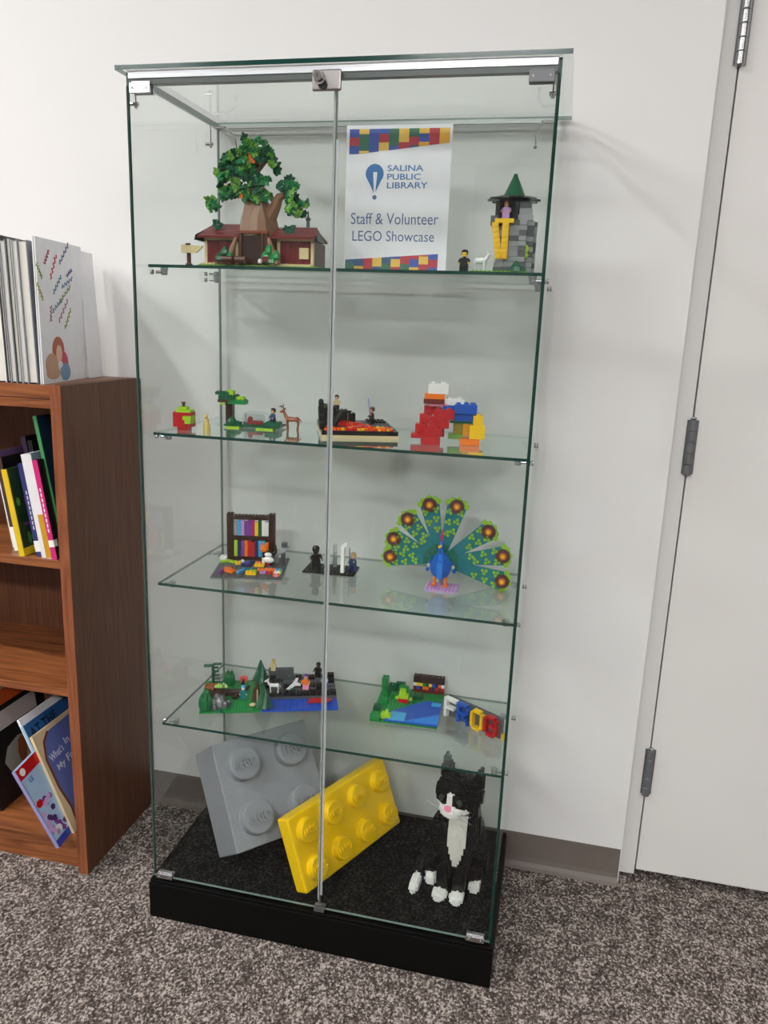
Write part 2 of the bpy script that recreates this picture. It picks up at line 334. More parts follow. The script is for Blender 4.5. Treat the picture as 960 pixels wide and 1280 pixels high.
# top corner connectors: pins and small elbows
for x, sgn in ((.012, 1), (W-.012, -1)):
    for y in (.018, .34):
        o = MB().tube([(x, y, H-.02), (x, y, H-.062)], .0016).tube([(x-sgn*.012, y, H-.06), (x+sgn*.006, y, H-.06)], .0035, 10).ball(x, y, H-.064, .0045).build('corner_pin', CHR, case)
    MB().tube([(x+sgn*.004, D-.05, H-.022), (x+sgn*.03, D-.045, H-.022), (x+sgn*.043, D-.02, H-.04), (x+sgn*.043, D-.012, H-.06)], .0018).ball(x+sgn*.03, D-.045, H-.022, .0035).ball(x+sgn*.043, D-.012, H-.064, .0045).build('elbow_pin', CHR, case)
ZS = [1.4777, 1.1403, .8083, .4709]
clip0 = None
for i, z in enumerate(ZS):
    sh = pane('glass_shelf', .0075, W-.0075, .0522, D-.0075, z-.003, z+.003, 2, case, g=SGLASS)
    for x, sg in ((.006, 1), (W-.006, -1)):
        for y in (.085, .335):
            if clip0 is None:
                clip0 = MB().tube([(.0005, 0, 0), (.022, 0, 0)], .003, 10).tube([(-.011, 0, 0), (-.0065, 0, 0)], .005, 12).lathe(.019, 0, [(.0045, -.006), (.0065, -.005), (.0065, .0035), (.008, .0045), (.008, .0062)], 14).build('shelf_clip', plas('nickel clip', (185, 187, 190), .25, .7), sh)
                c = clip0
            else:
                c = dup(clip0, parent=sh)
            c.location = (x, y, z-.0096); c.rotation_euler = (0, 0, 0 if sg > 0 else pi)
ST = [z+.0031 for z in ZS]     # upper faces of the shelves

# ------------------------------------------------------------------ small toy figures (about 4 cm tall)
FIGS = {}
def figure(name, label, cat, loc, rz, leg, torso, head, hair, arm=None, hands=None, group=None, s=1.0, pose=0):
    t = empty(name, label, cat, loc, rz, group); t.scale = (s, s, s)
    for sg in (-1, 1):
        MB().box(sg*.0001 if sg > 0 else -.0078, .0078 if sg > 0 else -.0001, -.004, .004, .0022, .0125).box(.0001 if sg > 0 else -.0078, .0078 if sg > 0 else -.0001, -.0055, .004, 0, .0024).build('leg', leg, t)
    MB().hexa([(-.0078,-.004,.0127),(.0078,-.004,.0127),(.0078,.004,.0127),(-.0078,.004,.0127),(-.0055,-.0038,.0262),(.0055,-.0038,.0262),(.0055,.0038,.0262),(-.0055,.0038,.0262)]).lathe(0, 0, [(.0028, .026), (.0028, .0285)], 8).build('torso', torso, t)
    for sg in (-1, 1):
        zz = .020 if not (pose and sg == 1) else .027
        MB().tube([(sg*.0062, 0, .0245), (sg*.0092, -.0005, .021), (sg*.0098, -.005, zz-.003)], [.0024, .0023, .0018], 8).build('arm', arm or torso, t)
        MB().ball(sg*.0098, -.0068, zz-.0035, .002).build('hand', hands or head, t)
    MB().lathe(0, 0, [(.0042, .0283), (.0051, .0295), (.0051, .0355), (.0042, .0368)], 14).build('head', head, t)
    MB().cb(-.0018, -.0051, .0335, .0009, .0006, .0011).cb(.0018, -.0051, .0335, .0009, .0006, .0011).cb(0, -.005, .0308, .0024, .0006, .0005).build('face_print', BLK, t)
    if hair: MB().rings([[(r*cos(a), r*sin(a)+.0008+(.0022 if (z < .0345 and sin(a) < 0) else 0), z) for a in [2*pi*j/12 for j in range(12)]] for r, z in ((.0058, .031), (.0064, .034), (.0064, .0375), (.0048, .0402), (.002, .0412))]).build('hair', hair, t)
    return t
def animal(name, label, cat, loc, rz, mt, s=1.0, antl=None, neck=1.0, fat=1.0):
    """small four-legged toy animal, facing -x"""
    t = empty(name, label, cat, loc, rz); t.scale = (s, s, s)
    b = MB().tube([(-.011, 0, .0185), (-.006, 0, .0185), (.004, 0, .018), (.010, 0, .019), (.0125, 0, .018)], [q*fat for q in (.0035, .0048, .0042, .0047, .002)], 10)
    b.tube([(-.0105, 0, .020), (-.0145, 0, .0265*neck), (-.0165, 0, .030*neck)], [q*fat for q in (.0036, .0026, .0026)], 8).tube([(-.0145, 0, .031*neck), (-.018, 0, .030*neck), (-.0225, 0, .0275*neck)], [.003, .0028, .0014], 8)
    b.tube([(-.0145, .0015, .032*neck), (-.0125, .004, .0355*neck)], [.0012, .0004], 5).tube([(-.0145, -.0015, .032*neck), (-.0125, -.004, .0355*neck)], [.0012, .0004], 5)
    b.tube([(.0125, 0, .0195), (.0155, 0, .017), (.016, 0, .013)], [.001, .0012, .0005], 6).build('body', mt, t)
    for x, y in ((-.0085, .003), (-.0085, -.003), (.0095, .003), (.0095, -.003)):
        MB().tube([(x, y, .018), (x+(.0015 if x > 0 else -.0005), y, .0095), (x+.0003, y, .001)], [q*fat for q in (.0026, .0014, .0012)], 7).lathe(x+.0002, y, [(.0018, 0), (.0015, .002)], 7).build('leg', mt, t)
    if antl:
        for sg in (-1, 1):
            MB().tube([(-.0145, sg*.0014, .033*neck), (-.018, sg*.004, .037*neck), (-.024, sg*.006, .038*neck)], .0007, 5).tube([(-.018, sg*.004, .037*neck), (-.017, sg*.006, .0415*neck)], .0006, 5).build('antler', antl, t)
    return t

# ------------------------------------------------------------------ top shelf: sign sheet
PAPER = plas('white paper', (238, 240, 244), .6); INK = plas('blue ink', (62, 120, 180), .6); INK2 = plas('slate ink', (88, 112, 158), .6)
sg = empty('sign_sheet', 'white printed sign sheet with coloured brick borders standing on the top shelf', 'sign', (.3715, .199, ST[0]))
PWd, PH = .2135, .2835
MB().box(0, PWd, 0, .0015, 0, PH).build('sheet', PAPER, sg)
inks = [plas('print blue', (72, 96, 176), .6), plas('print red', (190, 70, 82), .6), plas('print green', (70, 122, 100), .6), plas('print yellow', (238, 196, 92), .6), plas('print orange', (240, 180, 70), .6), plas('print teal', (70, 100, 140), .6)]
def clip_cols(cols, xs, top, bottom, up):
    pass
def border(rows, xa, xb, flat, slant0, slant1, flat_top):
    """staggered printed bricks between a level edge and a slanted edge"""
    mb = MB(); n = len(rows); wd = (xb-xa)/n
    for i, colr in enumerate(rows):
        x0 = xa+i*wd; x1 = x0+wd; t = flat
        s0 = slant0+(slant1-slant0)*(x0-xa)/(xb-xa); s1 = slant0+(slant1-slant0)*(x1-xa)/(xb-xa)
        k = len(colr); hh = .0155; off = .006 if i % 2 else 0
        z = t; j = 0
        while True:
            step = hh-(off if j == 0 else 0)
            if flat_top:
                za, zb = z, z-step; lim0, lim1 = s0, s1
                b0, b1 = max(zb, lim0), max(zb, lim1)
                if za <= max(lim0, lim1)+1e-5: break
                a0, a1 = max(za, lim0), max(za, lim1)
                mb.hexa([(x0,-.0004,b0),(x1,-.0004,b1),(x1,0,b1),(x0,0,b0),(x0,-.0004,a0),(x1,-.0004,a1),(x1,0,a1),(x0,0,a0)], colr[j % k])
                z = zb
            else:
                za, zb = z, z+step; b0, b1 = min(zb, s0), min(zb, s1)
                if za >= min(s0, s1)-1e-5 and za >= max(s0, s1)-1e-5: break
                a0, a1 = min(za, s0), min(za, s1)
                mb.hexa([(x0,-.0004,a0),(x1,-.0004,a1),(x1,0,a1),(x0,0,a0),(x0,-.0004,b0),(x1,-.0004,b1),(x1,0,b1),(x0,0,b0)], colr[j % k])
                z = zb
            j += 1
            if j > 8: break
    return mb
border([(0,1,0,5),(3,2,2,3),(0,0,0,3),(0,1,3,3),(2,2,0,5),(3,3,1,3),(2,1,5,5),(3,0,4,4),(1,1,4,4),(3,4,4,4)], .006, PWd-.005, PH-.007, PH-.055, PH-.034, True).build('brick_border', inks, sg)['label'] = 'printed upper border of red, blue, green and yellow bricks'
border([(2,5,2),(3,5,2),(1,1,2),(5,3,3),(2,5,1),(1,3,0),(2,1,1),(3,0,1),(1,3,1),(0,1,0)], .003, PWd-.017, .006, .028, .042, False).build('brick_border', inks, sg)['label'] = 'printed lower border of red, blue, green and yellow bricks'
# question mark drop logo
lx, lz = .060, PH-.090
mb = MB(); pts = []
for k in range(25):
    a = R(-40)+R(260)*k/24
    pts.append((lx+.0185*cos(a), lz+.0185*sin(a)))
tip = [(lx-.002, lz-.0365), (lx+.002, lz-.0365)]
poly = pts+[(lx-.006, lz-.026), (lx-.0015, lz-.036), (lx+.003, lz-.034)]
mb.prism(poly, -.0004, 0).build('logo', INK, sg)['label'] = 'blue round drop with a white exclamation stroke'
mb = MB().prism([(lx-.0005, lz-.036), (lx+.0025, lz-.036), (lx+.0055, lz+.003), (lx-.003, lz+.003)], -.0007, -.0002).build('logo_stroke', PAPER, sg)
MB().prism([(lx+.001+.0045*cos(2*pi*k/14), lz-.0445+.0045*sin(2*pi*k/14)) for k in range(14)], -.0004, 0).build('logo_dot', INK2, sg)
text_obj('SALINA', .086, PH-.0855, .073, .0115, INK, sg, bold=.012)
text_obj('PUBLIC', .086, PH-.1015, .068, .0115, INK, sg, bold=.012)
text_obj('LIBRARY', .086, PH-.1175, .083, .0115, INK, sg, bold=.012)
text_obj('Staff & Volunteer', .013, PH-.186, .181, .022, INK2, sg)
text_obj('LEGO Showcase', .017, PH-.2185, .170, .020, INK2, sg)

# ------------------------------------------------------------------ top shelf: tree house model
SC = .95
def near(x, y): return (CX+(x-CX)*SC, CY+(y-CY)*SC)
th = empty('tree_house_model', 'plastic brick tree house with a leafy tree growing between two dark red roofed huts', 'toy building', (CX*(1-SC), CY*(1-SC), ST[0])); th.scale = (SC, SC, SC)
TY = .2
MB().brick(.068, TY-.05, 0, 32, 12, .0032, n=5).build('base_plate', [plas('olive green plastic', (120, 160, 60))], th)
MB().brick(.228, TY-.05, .0033, 11, 4, .0032, n=5).build('path_plate', TAN, th); MB().brick(.072, TY-.046, .0033, 4, 4, .0032, n=5).build('path_plate', TAN, th)
def hut(x0, x1, zr, flip):
    y0, y1 = TY-.03, TY+.05
    for x in (x0, x1-.006): MB().box(x, x+.006, y0, y0+.006, .0066, .058).build('post', TAN, th)
    MB().box(x0, x1, y0-.0005, y0+.006, .054, .0605).build('lintel', TAN, th)
    n = 6; a, b = x0+.006, x1-.006
    for k in range(n):
        MB().box(a+(b-a)*k/n+.0002, a+(b-a)*(k+1)/n-.0002, y0+.0015, y0+.005, .0066, .054).build('wall_plank', DRED, th)
    MB().box(x0, x1, y0+.006, y1, .0066, .054).build('hut_body', BRN, th)
    # roof: front slope in plank rows, ridge at zr
    ra, rb = x0-.012, x1+.012
    for k in range(5):
        t0, t1 = k/5, (k+1)/5+.03
        ya, yb = y0-.016+t0*.05, y0-.016+t1*.05; za, zb = .060+t0*(zr-.060), .060+t1*(zr-.060)
        ins = (.010*t0 if True else 0)
        l0, l1 = (ra+ins*2, rb-ins*.5) if not flip else (ra+ins*.5, rb-ins*2)
        MB().hexa([(l0,ya,za-.003),(l1,ya,za-.003),(l1,yb,zb-.003),(l0,yb,zb-.003),(l0,ya,za+.0015),(l1,ya,za+.0015),(l1,yb,zb+.0005),(l0,yb,zb+.0005)]).build('roof_plank', DRED, th)
    MB().hexa([(ra+.02,y0+.034,zr-.004),(rb-.02,y0+.034,zr-.004),(rb-.01,y1+.01,.058),(ra+.01,y1+.01,.058),(ra+.02,y0+.034,zr),(rb-.02,y0+.034,zr),(rb-.01,y1+.01,.062),(ra+.01,y1+.01,.062)]).build('rear_roof', DRED, th)
    e = ra if not flip else rb
    sgn = -1 if not flip else 1
    MB().hexa([(e-sgn*.003,y0-.018,.052),(e+sgn*.003,y0-.018,.052),(e+sgn*.003,y0+.03,.052),(e-sgn*.003,y0+.03,.052),(e-sgn*.003,y0-.018,.063),(e,y0-.018,.063),(e-sgn*.012,y0+.03,zr-.004),(e-sgn*.015,y0+.03,zr-.004)]).build('gable_board', BLK, th)
hut(.074, .150, .089, False); hut(.236, .315, .084, True)
MB().cb(.295, TY-.031, .03, .02, .003, .022).build('window', TAN, th)
MB().lathe(.289, TY+.01, [(.006, .078), (.0045, .083), (.0035, .098), (.0055, .1), (.0055, .104), (.0025, .106), (.001, .118)], 8).build('chimney', DGRY, th)
# trunk
def ringz(cx, cy, z, rx, ry, n=14, seed=0):
    return [(cx+rx*(1+.10*sin(5*a+seed))*cos(a), cy+ry*(1+.10*sin(5*a+seed))*sin(a), z) for a in [2*pi*j/n for j in range(n)]]
tr = MB().rings([ringz(.187, TY, .0066, .052, .046), ringz(.187, TY, .035, .045, .042), ringz(.185, TY, .07, .043, .036, seed=1), ringz(.183, TY, .098, .038, .03, seed=1), ringz(.180, TY, .125, .028, .026), ringz(.176, TY, .15, .019, .018), ringz(.172, TY, .19, .012, .011), ringz(.176, TY, .235, .006, .006)])
tr.tube([(.205, TY, .10), (.222, TY-.004, .125), (.232, TY-.006, .143), (.245, TY-.006, .147)], [.017, .012, .009, .007], 10)
tr.tube([(.172, TY, .14), (.15, TY, .155), (.118, TY, .165), (.095, TY, .15)], [.01, .008, .006, .004], 8)
tr.tube([(.174, TY, .19), (.2, TY-.002, .215), (.215, TY, .205)], [.008, .006, .003], 8).tube([(.172, TY, .185), (.15, TY, .215), (.13, TY, .205)], [.008, .006, .003], 8)
tr.tube([(.245, TY-.006, .147), (.262, TY, .15), (.268, TY, .12)], [.007, .005, .003], 8)
tr.build('trunk', BRNT, th)
MB().box(.166, .208, TY-.0465, TY-.04, .008, .062).build('doorway', DBRN, th)
for x in (.160, .208, .216): MB().box(x, x+.006, TY-.05, TY-.04, .0066, .066).build('door_post', BRN, th)
MB().box(.156, .224, TY-.052, TY-.04, .066, .071).build('door_lintel', REDB, th)
for a, b in (((.222, .038), (.247, .006)), ((.152, .038), (.138, .006))):
    MB().tube([(a[0], TY-.045, a[1]+.02), (a[0]*.5+b[0]*.5, TY-.052, (a[1]+b[1])/2+.01), (b[0], TY-.055, b[1])], [.004, .006, .007], 8).build('root', BRNT, th)
MB().cb(.178, TY-.018, .214, .014, .012, .018).lathe(.178, TY-.018, [(.011, .223), (.0015, .236)], 4, ph=pi/4).build('bee_hive', ORG, th)['label'] = 'orange hive among the leaves'
MB().cb(.158, TY-.03, .142, .008, .008, .012).build('hanging_lamp', ORG, th)
# leaves: three cluster meshes, many copies
def leaf_mesh(mt, seed):
    rnd = random.Random(seed); mb = MB()
    for k in range(6):
        a = 2*pi*k/6+rnd.uniform(-.3, .3); l = rnd.uniform(.008, .012); t = rnd.uniform(-.5, .6)
        d = Vector((cos(a)*cos(t), sin(a)*cos(t)*.6, sin(a)*.7-.3*rnd.random())).normalized(); s_ = Vector((-sin(a), .3, cos(a))).normalized()*.003
        n_ = d.cross(s_).normalized()*.0011
        p0 = d*.001; p1 = d*l*.6; p2 = d*l
        r_ = []
        for p, wd in ((p0, .5), (p1, 1.25), (p2, .35)):
            r_.append([tuple(p-s_*wd-n_), tuple(p+s_*wd-n_), tuple(p+s_*wd+n_), tuple(p-s_*wd+n_)])
        mb.rings(r_)
        mb.lathe(p1.x, p1.y, [(.0022, p1.z+.001), (.0022, p1.z+.003)], 6)
    return mb.build('leaf_cluster', mt, th)
LG = plas('bright leaf plastic', (110, 168, 60)); MG = plas('mid leaf plastic', (36, 130, 72)); DG = plas('deep leaf plastic', (14, 84, 58))
protos = [leaf_mesh(LG, 1), leaf_mesh(MG, 2), leaf_mesh(DG, 3), leaf_mesh(MG, 4)]
blobs = [(.178, .238, .030, .014), (.150, .222, .020, .016), (.205, .222, .022, .014), (.218, .204, .009, .012), (.125, .196, .012, .026), (.158, .198, .022, .016), (.105, .186, .010, .024), (.145, .170, .022, .016),
         (.118, .152, .022, .012), (.150, .148, .022, .014), (.188, .165, .022, .018), (.195, .142, .022, .012), (.088, .134, .010, .014), (.078, .124, .006, .010), (.250, .164, .014, .016), (.266, .148, .012, .018), (.262, .122, .016, .012), (.282, .122, .010, .012), (.275, .108, .010, .006), (.17, .128, .018, .008)]
rl = random.Random(11); ini = list(protos); cnt = 0
for (bx, bz, rx, rz_) in blobs:
    n = max(7, int(rx*rz_*62000))
    for k in range(n):
        a = rl.uniform(0, 2*pi); q = math.sqrt(rl.random())
        p = (bx+rx*q*cos(a), TY-.012+rl.uniform(-.022, .016), bz+rz_*q*sin(a))
        src = rl.choice([0, 0, 1, 2, 3] if q < .8 else [1, 2, 2, 3]); rot = (rl.uniform(-.6, .6), rl.uniform(-3, 3), rl.uniform(-.6, .6))
        if ini and src < 4 and protos[src] in ini: ini.remove(protos[src]); protos[src].location = p; protos[src].rotation_euler = rot; cnt += 1
        elif cnt < 288: dup(protos[src], loc=p, rot=rot); cnt += 1
for p in ((.105, .084, -.024), (.268, .075, -.028)):
    for k in range(4): dup(protos[2], loc=(p[0]+rl.uniform(-.012, .012), TY+p[2]+rl.uniform(-.004, .004), p[1]+rl.uniform(-.002, .004)), rot=(0, rl.uniform(-3, 3), 0))
# shrubs and log at the foot of the trunk
for x, z, s_ in ((.120, .016, 1), (.132, .028, 1), (.142, .018, .9), (.222, .02, 1.1), (.234, .012, 1.2), (.244, .022, .9), (.228, .033, .8)):
    MB().lathe(x, TY-.056, [(.003*s_, z-.012 if z > .02 else .0066), (.010*s_, z-.004), (.009*s_, z+.003), (.003*s_, z+.011)], 7).build('shrub_piece', rl.choice([GRN, DGRN, MG]), th)
MB().tube([(.128, TY-.062, .014), (.152, TY-.063, .014)], .0065, 10).tube([(.158, TY-.063, .013), (.182, TY-.064, .013)], .007, 10).build('log', BRN, th)
MB().cb(.225, TY-.065, .0145, .014, .006, .010).build('little_gate', DRED, th)
MB().lathe(.213, TY-.067, [(.003, .006), (.0045, .008), (.0045, .012), (.002, .015)], 8).build('mushroom', WHT, th)

# signpost with tan board
sp = empty('toy_signpost', 'small toy signpost with a tan board at the left end of the top shelf', 'signpost', near(.040, .165)+(ST[0],)); sp.scale = (1.25, 1.25, 1.15)
MB().lathe(0, 0, [(.006, 0), (.006, .004), (.0035, .005), (.0035, .022)], 8).build('post', BRN, sp)
MB().prism([(-.012, .022), (.014, .022), (.022, .029), (.026, .034), (-.010, .036), (-.012, .034)], -.004, .0).build('board', TAN, sp)
MB().lathe(0, -.002, [(.004, .035), (.004, .038)], 8).build('cap', BRN, sp)

# ------------------------------------------------------------------ top shelf: stone tower model
tw = empty('tower_model', 'grey stone toy tower with a pointed green roof and hanging yellow braids', 'toy building', near(.712, .205)+(ST[0],)); tw.scale = (SC, SC, SC)
MB().brick(-.072, -.044, 0, 14, 8, .0032, n=5).build('grass_plate', plas('spring green plastic', (120, 175, 60)), tw)
rt = random.Random(5)
zc = .0033; k = 0
while zc < .093:
    r_ = .037-.00005*k; cx = .004
    mt = GRY if k % 3 else DGRY
    if k in (3, 4): mt = GRY
    jit = [(1+rt.uniform(-.07, .07)) for _ in range(8)]
    rr = [[(cx+r_*jit[j]*cos(2*pi*j/8+pi/8), r_*jit[j]*sin(2*pi*j/8+pi/8), z) for j in range(8)] for z in (zc, zc+.0094)]
    MB().rings(rr).build('brick_course', mt, tw); zc += .0096; k += 1
    for a in range(3):
        aa = -pi/2+.55+a*.5
        MB().cb(cx+.038*cos(aa), .038*sin(aa), zc-.0048, .014, .012, .0088).build('stone', rt.choice([GRY, DGRY, GRY]), tw)
# watch room
MB().box(-.028, .030, -.006, .028, zc, zc+.038).build('chamber_wall', DGRY, tw)
MB().box(-.032, -.024, -.028, -.006, zc, zc+.034).build('window_post', BLK, tw)
MB().box(.006, .012, -.030, -.006, zc, zc+.034).build('window_post', BLK, tw)
MB().box(-.026, .010, -.007, -.005, zc, zc+.034).build('dark_recess', BLK, tw)
for a, b, c_ in ((.012, .040, 0), (.014, .038, 1), (.013, .036, 2)):
    MB().box(a, b, -.028, -.004, zc+c_*.011+.0001, zc+(c_+1)*.011-.0002).build('stone', [GRY, GRY, DGRY][c_], tw)
MB().box(-.040, -.026, -.030, -.006, zc-.010, zc+.008).build('stone', DGRY, tw)
zr = zc+.038
MB().lathe(0, 0, [(.040, zr), (.046, zr+.002), (.040, zr+.006), (.02, zr+.008)], 12).build('roof_brim', BLK, tw)
for j in range(10):
    a = 2*pi*j/10; MB().at((0, 0, 0), (0, 0, a)).box(.036, .051, -.006, .006, zr+.0005, zr+.0035).build('brim_plate', DGRY if j % 2 else BLK, tw)
MB().lathe(0, 0, [(.022, zr+.008), (.0195, zr+.014), (.0045, zr+.046), (.0035, zr+.05)], 16).build('cone_roof', DGRN, tw)
for sx, n_ in ((-.022, 7), (-.009, 7)):
    for j in range(n_):
        zz = zc-.006-(j+1)*.0096
        MB().at((sx+(.004-.0016*(n_-j) if sx < -.015 else 0), -.041, zz), (pi/2, 0, 0)).box(-.0062, .0062, 0, .0094, -.004, .004).lathe(0, .0047, [(.0034, .004), (.0034, .0062)], 7).build('braid_plate', YEL, tw)
MB().box(-.030, .006, -.046, -.03, zc-.007, zc+.001).build('braid_ledge', YEL, tw)
MB().ball(.030, -.030, .046, .008, .006, .009, 8, 5).ball(.026, -.033, .055, .006, .005, .006, 7, 4).ball(.032, -.032, .034, .006, .005, .006, 7, 4).build('moss_tuft', LIME, tw)
MB().lathe(.016, -.036, [(.014, .0033), (.012, .012), (.005, .02), (.002, .024)], 7).lathe(.026, -.034, [(.010, .0033), (.008, .01), (.002, .016)], 7).build('bush', DGRN, tw)
figure('toy_figure', 'tiny lilac toy figure standing in the window of the stone tower', 'toy figure', near(.700, .186)+(ST[0]+SC*(zc+.0012),), -.1, LIL, LIL, PEACH, REDB, s=.85)
figure('toy_figure', 'black clothed toy figure with black hair left of the stone tower', 'toy figure', near(.626, .170)+(ST[0],), -.1, BLK, BLK, SKIN, BLK, group=None)
animal('toy_horse', 'small white toy horse beside the stone tower', 'toy horse', near(.657, .180)+(ST[0]+.0050,), pi-.2, plas('pale silver plastic', (232, 235, 236)), .95, fat=1.3)

# ------------------------------------------------------------------ second shelf
# apple of bricks
ap = empty('brick_apple', 'red and lime green toy apple of stacked bricks with a brown stem', 'toy apple', (.048, .112, ST[1]), .1)
u = .008
for (z, r_, mt) in ((0, 2.2, RED), (.0096, 3, RED), (.0192, 3.4, RED), (.0288, 3.2, RED), (.0384, 2.6, RED)):
    k = int(round(r_)); MB().brick(-k*u, -(k-.6)*u, z, 2*k, 2*k-1, .0096).build('brick', mt, ap)
MB().brick(-.024, -.012, .0384, 3, 3).build('brick', RED, ap)
MB().brick(-.016, -.020, .048, 5, 4, .0064).build('brick', LIME, ap)
MB().brick(.004, -.024, .0288, 3, 4).build('brick', LIME, ap); MB().brick(.010, -.0245, .0192, 2, 4).build('brick', LIME, ap)
MB().brick(-.012, -.012, .0545, 3, 3, .0064).build('brick', LIME, ap)
MB().lathe(-.001, 0, [(.004, .061), (.004, .069), (.006, .07), (.006, .074)], 10).build('stem', BRN, ap)
for o_ in [c for c in ap.children]: o_.scale = (.8, .8, .82); o_.location = (0, 0, 0)
# tan animal
tn = empty('toy_animal', 'small tan toy animal sitting upright between the brick apple and the tree', 'toy animal', (.094, .125, ST[1]), .2)
MB().rings([ringz(0, 0, z, rx, rx*.9, 10) for z, rx in ((0, .008), (.006, .0085), (.014, .007), (.022, .005), (.027, .0042))]).ball(-.001, -.002, .031, .0048, .006, .0048).build('body', plas('golden tan plastic', (222, 196, 110)), tn)
for sg_ in (-1, 1):
    MB().tube([(sg_*.0025, 0, .034), (sg_*.004, .001, .040)], [.0014, .0005], 6).build('ear', plas('golden tan plastic', ()), tn)
    MB().tube([(sg_*.004, -.004, .018), (sg_*.003, -.008, .013)], [.0015, .001], 6).build('paw', plas('golden tan plastic', ()), tn)
# park scene
pk = empty('park_scene_model', 'green plate park scene with an angular brick tree and a white fence', 'toy scene', (.165, .235, ST[1]), .06)
MB().brick(-.066, -.036, .0032, 16, 8, .0032).build('base_plate', DGRN, pk); MB().brick(-.060, -.040, 0, 4, 3, .0032, st=False).brick(.010, -.04, 0, 5, 3, .0032, st=False).build('under_plate', LIME, pk)
MB().brick(.030, -.038, .0065, 4, 4, .0096).build('hedge_brick', DGRN, pk)
MB().lathe(-.048, -.030, [(.012, .0065), (.012, .014), (.008, .02), (.003, .024)], 8).lathe(-.036, -.028, [(.009, .0065), (.009, .012), (.003, .016)], 8).build('bush', DGRN, pk)
for k in range(5): MB().brick(-.066, -.022, .0065+k*.0096, 2, 2, .0096, st=False).build('trunk_brick', DBRN, pk)
MB().brick(-.082, -.03, .055, 5, 3, .0064).build('canopy_brick', BRN, pk); MB().brick(-.080, -.030, .0615, 5, 4, .0096).build('canopy_brick', DGRN, pk)
MB().brick(-.090, -.024, .0712, 4, 2, .0064).build('canopy_brick', DGRN, pk); MB().brick(-.058, -.03, .052, 5, 3, .0096).build('canopy_brick', GRN, pk)
MB().brick(-.054, -.026, .0617, 4, 2, .0064).build('canopy_brick', LIME, pk); MB().brick(-.064, -.022, .0712, 2, 2, .0096).build('canopy_brick', LIME, pk)
MB().cb(-.070, -.030, .052, .012, .004, .004).build('leaf_tile', LIME, pk)
# curved white frame (small greenhouse like arch) with a red figure lying inside
fr_ = MB()
fr_.tube([(-.026, -.02, .0065), (-.028, -.02, .028), (-.02, -.02, .034), (.02, -.02, .034), (.03, -.02, .026), (.034, -.02, .0065)], .0013, 6)
fr_.tube([(-.026, .004, .0065), (-.028, .004, .028), (-.02, .004, .034), (.02, .004, .034), (.03, .004, .026), (.034, .004, .0065)], .0013, 6)
fr_.build('white_frame', plas('pale grey plastic', (195, 202, 205)), pk)
MB().box(-.024, .026, -.0205, -.0198, .008, .032).build('clear_panel', CLEAR, pk)
MB().cb(.0, -.010, .012, .034, .010, .008).ball(-.012, -.010, .019, .006).build('red_cushion', RED, pk)
figure('toy_figure', 'toy figure with dark hair and blue shirt seated in the park scene', 'toy figure', (.205, .232, ST[1]+.0082), -.7, DBLU, plas('denim plastic', (60, 80, 130)), PEACH, DBRN, s=.92)
dr = animal('toy_deer', 'reddish brown toy deer with antlers beside the park scene', 'toy deer', (.250, .235, ST[1]), .1, plas('chestnut plastic', (150, 78, 42)), 1.25, antl=BRN, neck=1.08)
# duel diorama
DO = (.350, .135); DA = .36
def D2W(u_, v_): u_ = u_*1.1; return (DO[0]+u_*cos(DA)-v_*sin(DA), DO[1]+u_*sin(DA)+v_*cos(DA))
du = empty('lava_scene_model', 'black and tan plate toy scene with a glowing orange lava river', 'toy scene', DO+(ST[1],), DA); du.scale = (1.1, 1, 1)
MB().box(0, .150, 0, .205, 0, .0064).build('base_plate', TAN, du)
MB().box(.001, .149, .001, .204, .0065, .0155).build('upper_plate', BLK, du)
lv = MB(); rl2 = random.Random(3)
lavas = [plas('lava orange', (245, 95, 20), .2), plas('lava red', (215, 28, 15), .2), plas('lava yellow', (250, 190, 40), .2)]
for i in range(17):
    for j in range(23):
        x = .010+i*.008; y = .012+j*.008
        inn = (.045-.012*sin(x*50) > y > .008) or (abs(x-.062-.02*sin(y*30)) < .026 and y < .17) or (x > .11 and y < .05)
        if inn and rl2.random() < .9:
            lv.lathe(x, y, [(.0040, .0157), (.0038, .0180+.004*rl2.random())], 6, m=rl2.choice([2, 2, 0, 0, 1] if y < .035 else ([0, 1, 1, 1] if x < .1 else [0, 2, 1])))
tag(lv.build('lava_river', lavas, du), kind='stuff')
MB().brick(.095, .070, .0157, 6, 6, .0032).build('rock_plate', DGRY, du); MB().brick(.10, .13, .0157, 5, 5, .0064).build('rock_plate', BLK, du)
for (x, y, n_, h) in ((.002, .085, 2, 3), (.004, .104, 2, 4), (.020, .110, 2, 4), (.004, .128, 3, 4), (.030, .135, 2, 3), (.046, .150, 2, 3), (.064, .165, 2, 2), (.004, .16, 3, 4), (.022, .082, 1, 2)):
    for k in range(h): MB().brick(x, y, .0157+k*.0096, n_, n_, .0096).build('rock_brick', BLK, du)
for x, y, a in ((.002, .110, .045), (.0, .080, .034), (.0, .05, .020), (-.001, .025, .008), (.014, .06, .015)):
    MB().tube([(x+.004, y, .0157), (x+.002, y, .022+a)], .0055, 10).ball(x+.002, y, .022+a, .0055).build('black_pipe', BLK, du)
MB().tube([(.028, .100, .0157), (.046, .104, .045)], [.010, .006], 7).tube([(.046, .104, .045), (.066, .104, .046)], [.006, .002], 6).build('crag', BLK, du)
x, y = D2W(.038, .143); figure('toy_figure', 'tan toy figure with dark hair on top of the black rocks of the lava scene', 'toy figure', (x, y, ST[1]+.0464), .2, BLK, TAN, PEACH, DBRN, s=.8)
x, y = D2W(.106, .090); f2 = figure('toy_figure', 'dark robed toy figure raising a thin blue blade beside the lava', 'toy figure', (x, y, ST[1]+.0202), -1.0, BLK, plas('dark robe', (45, 45, 50)), PEACH, BRN, s=.95, pose=1)
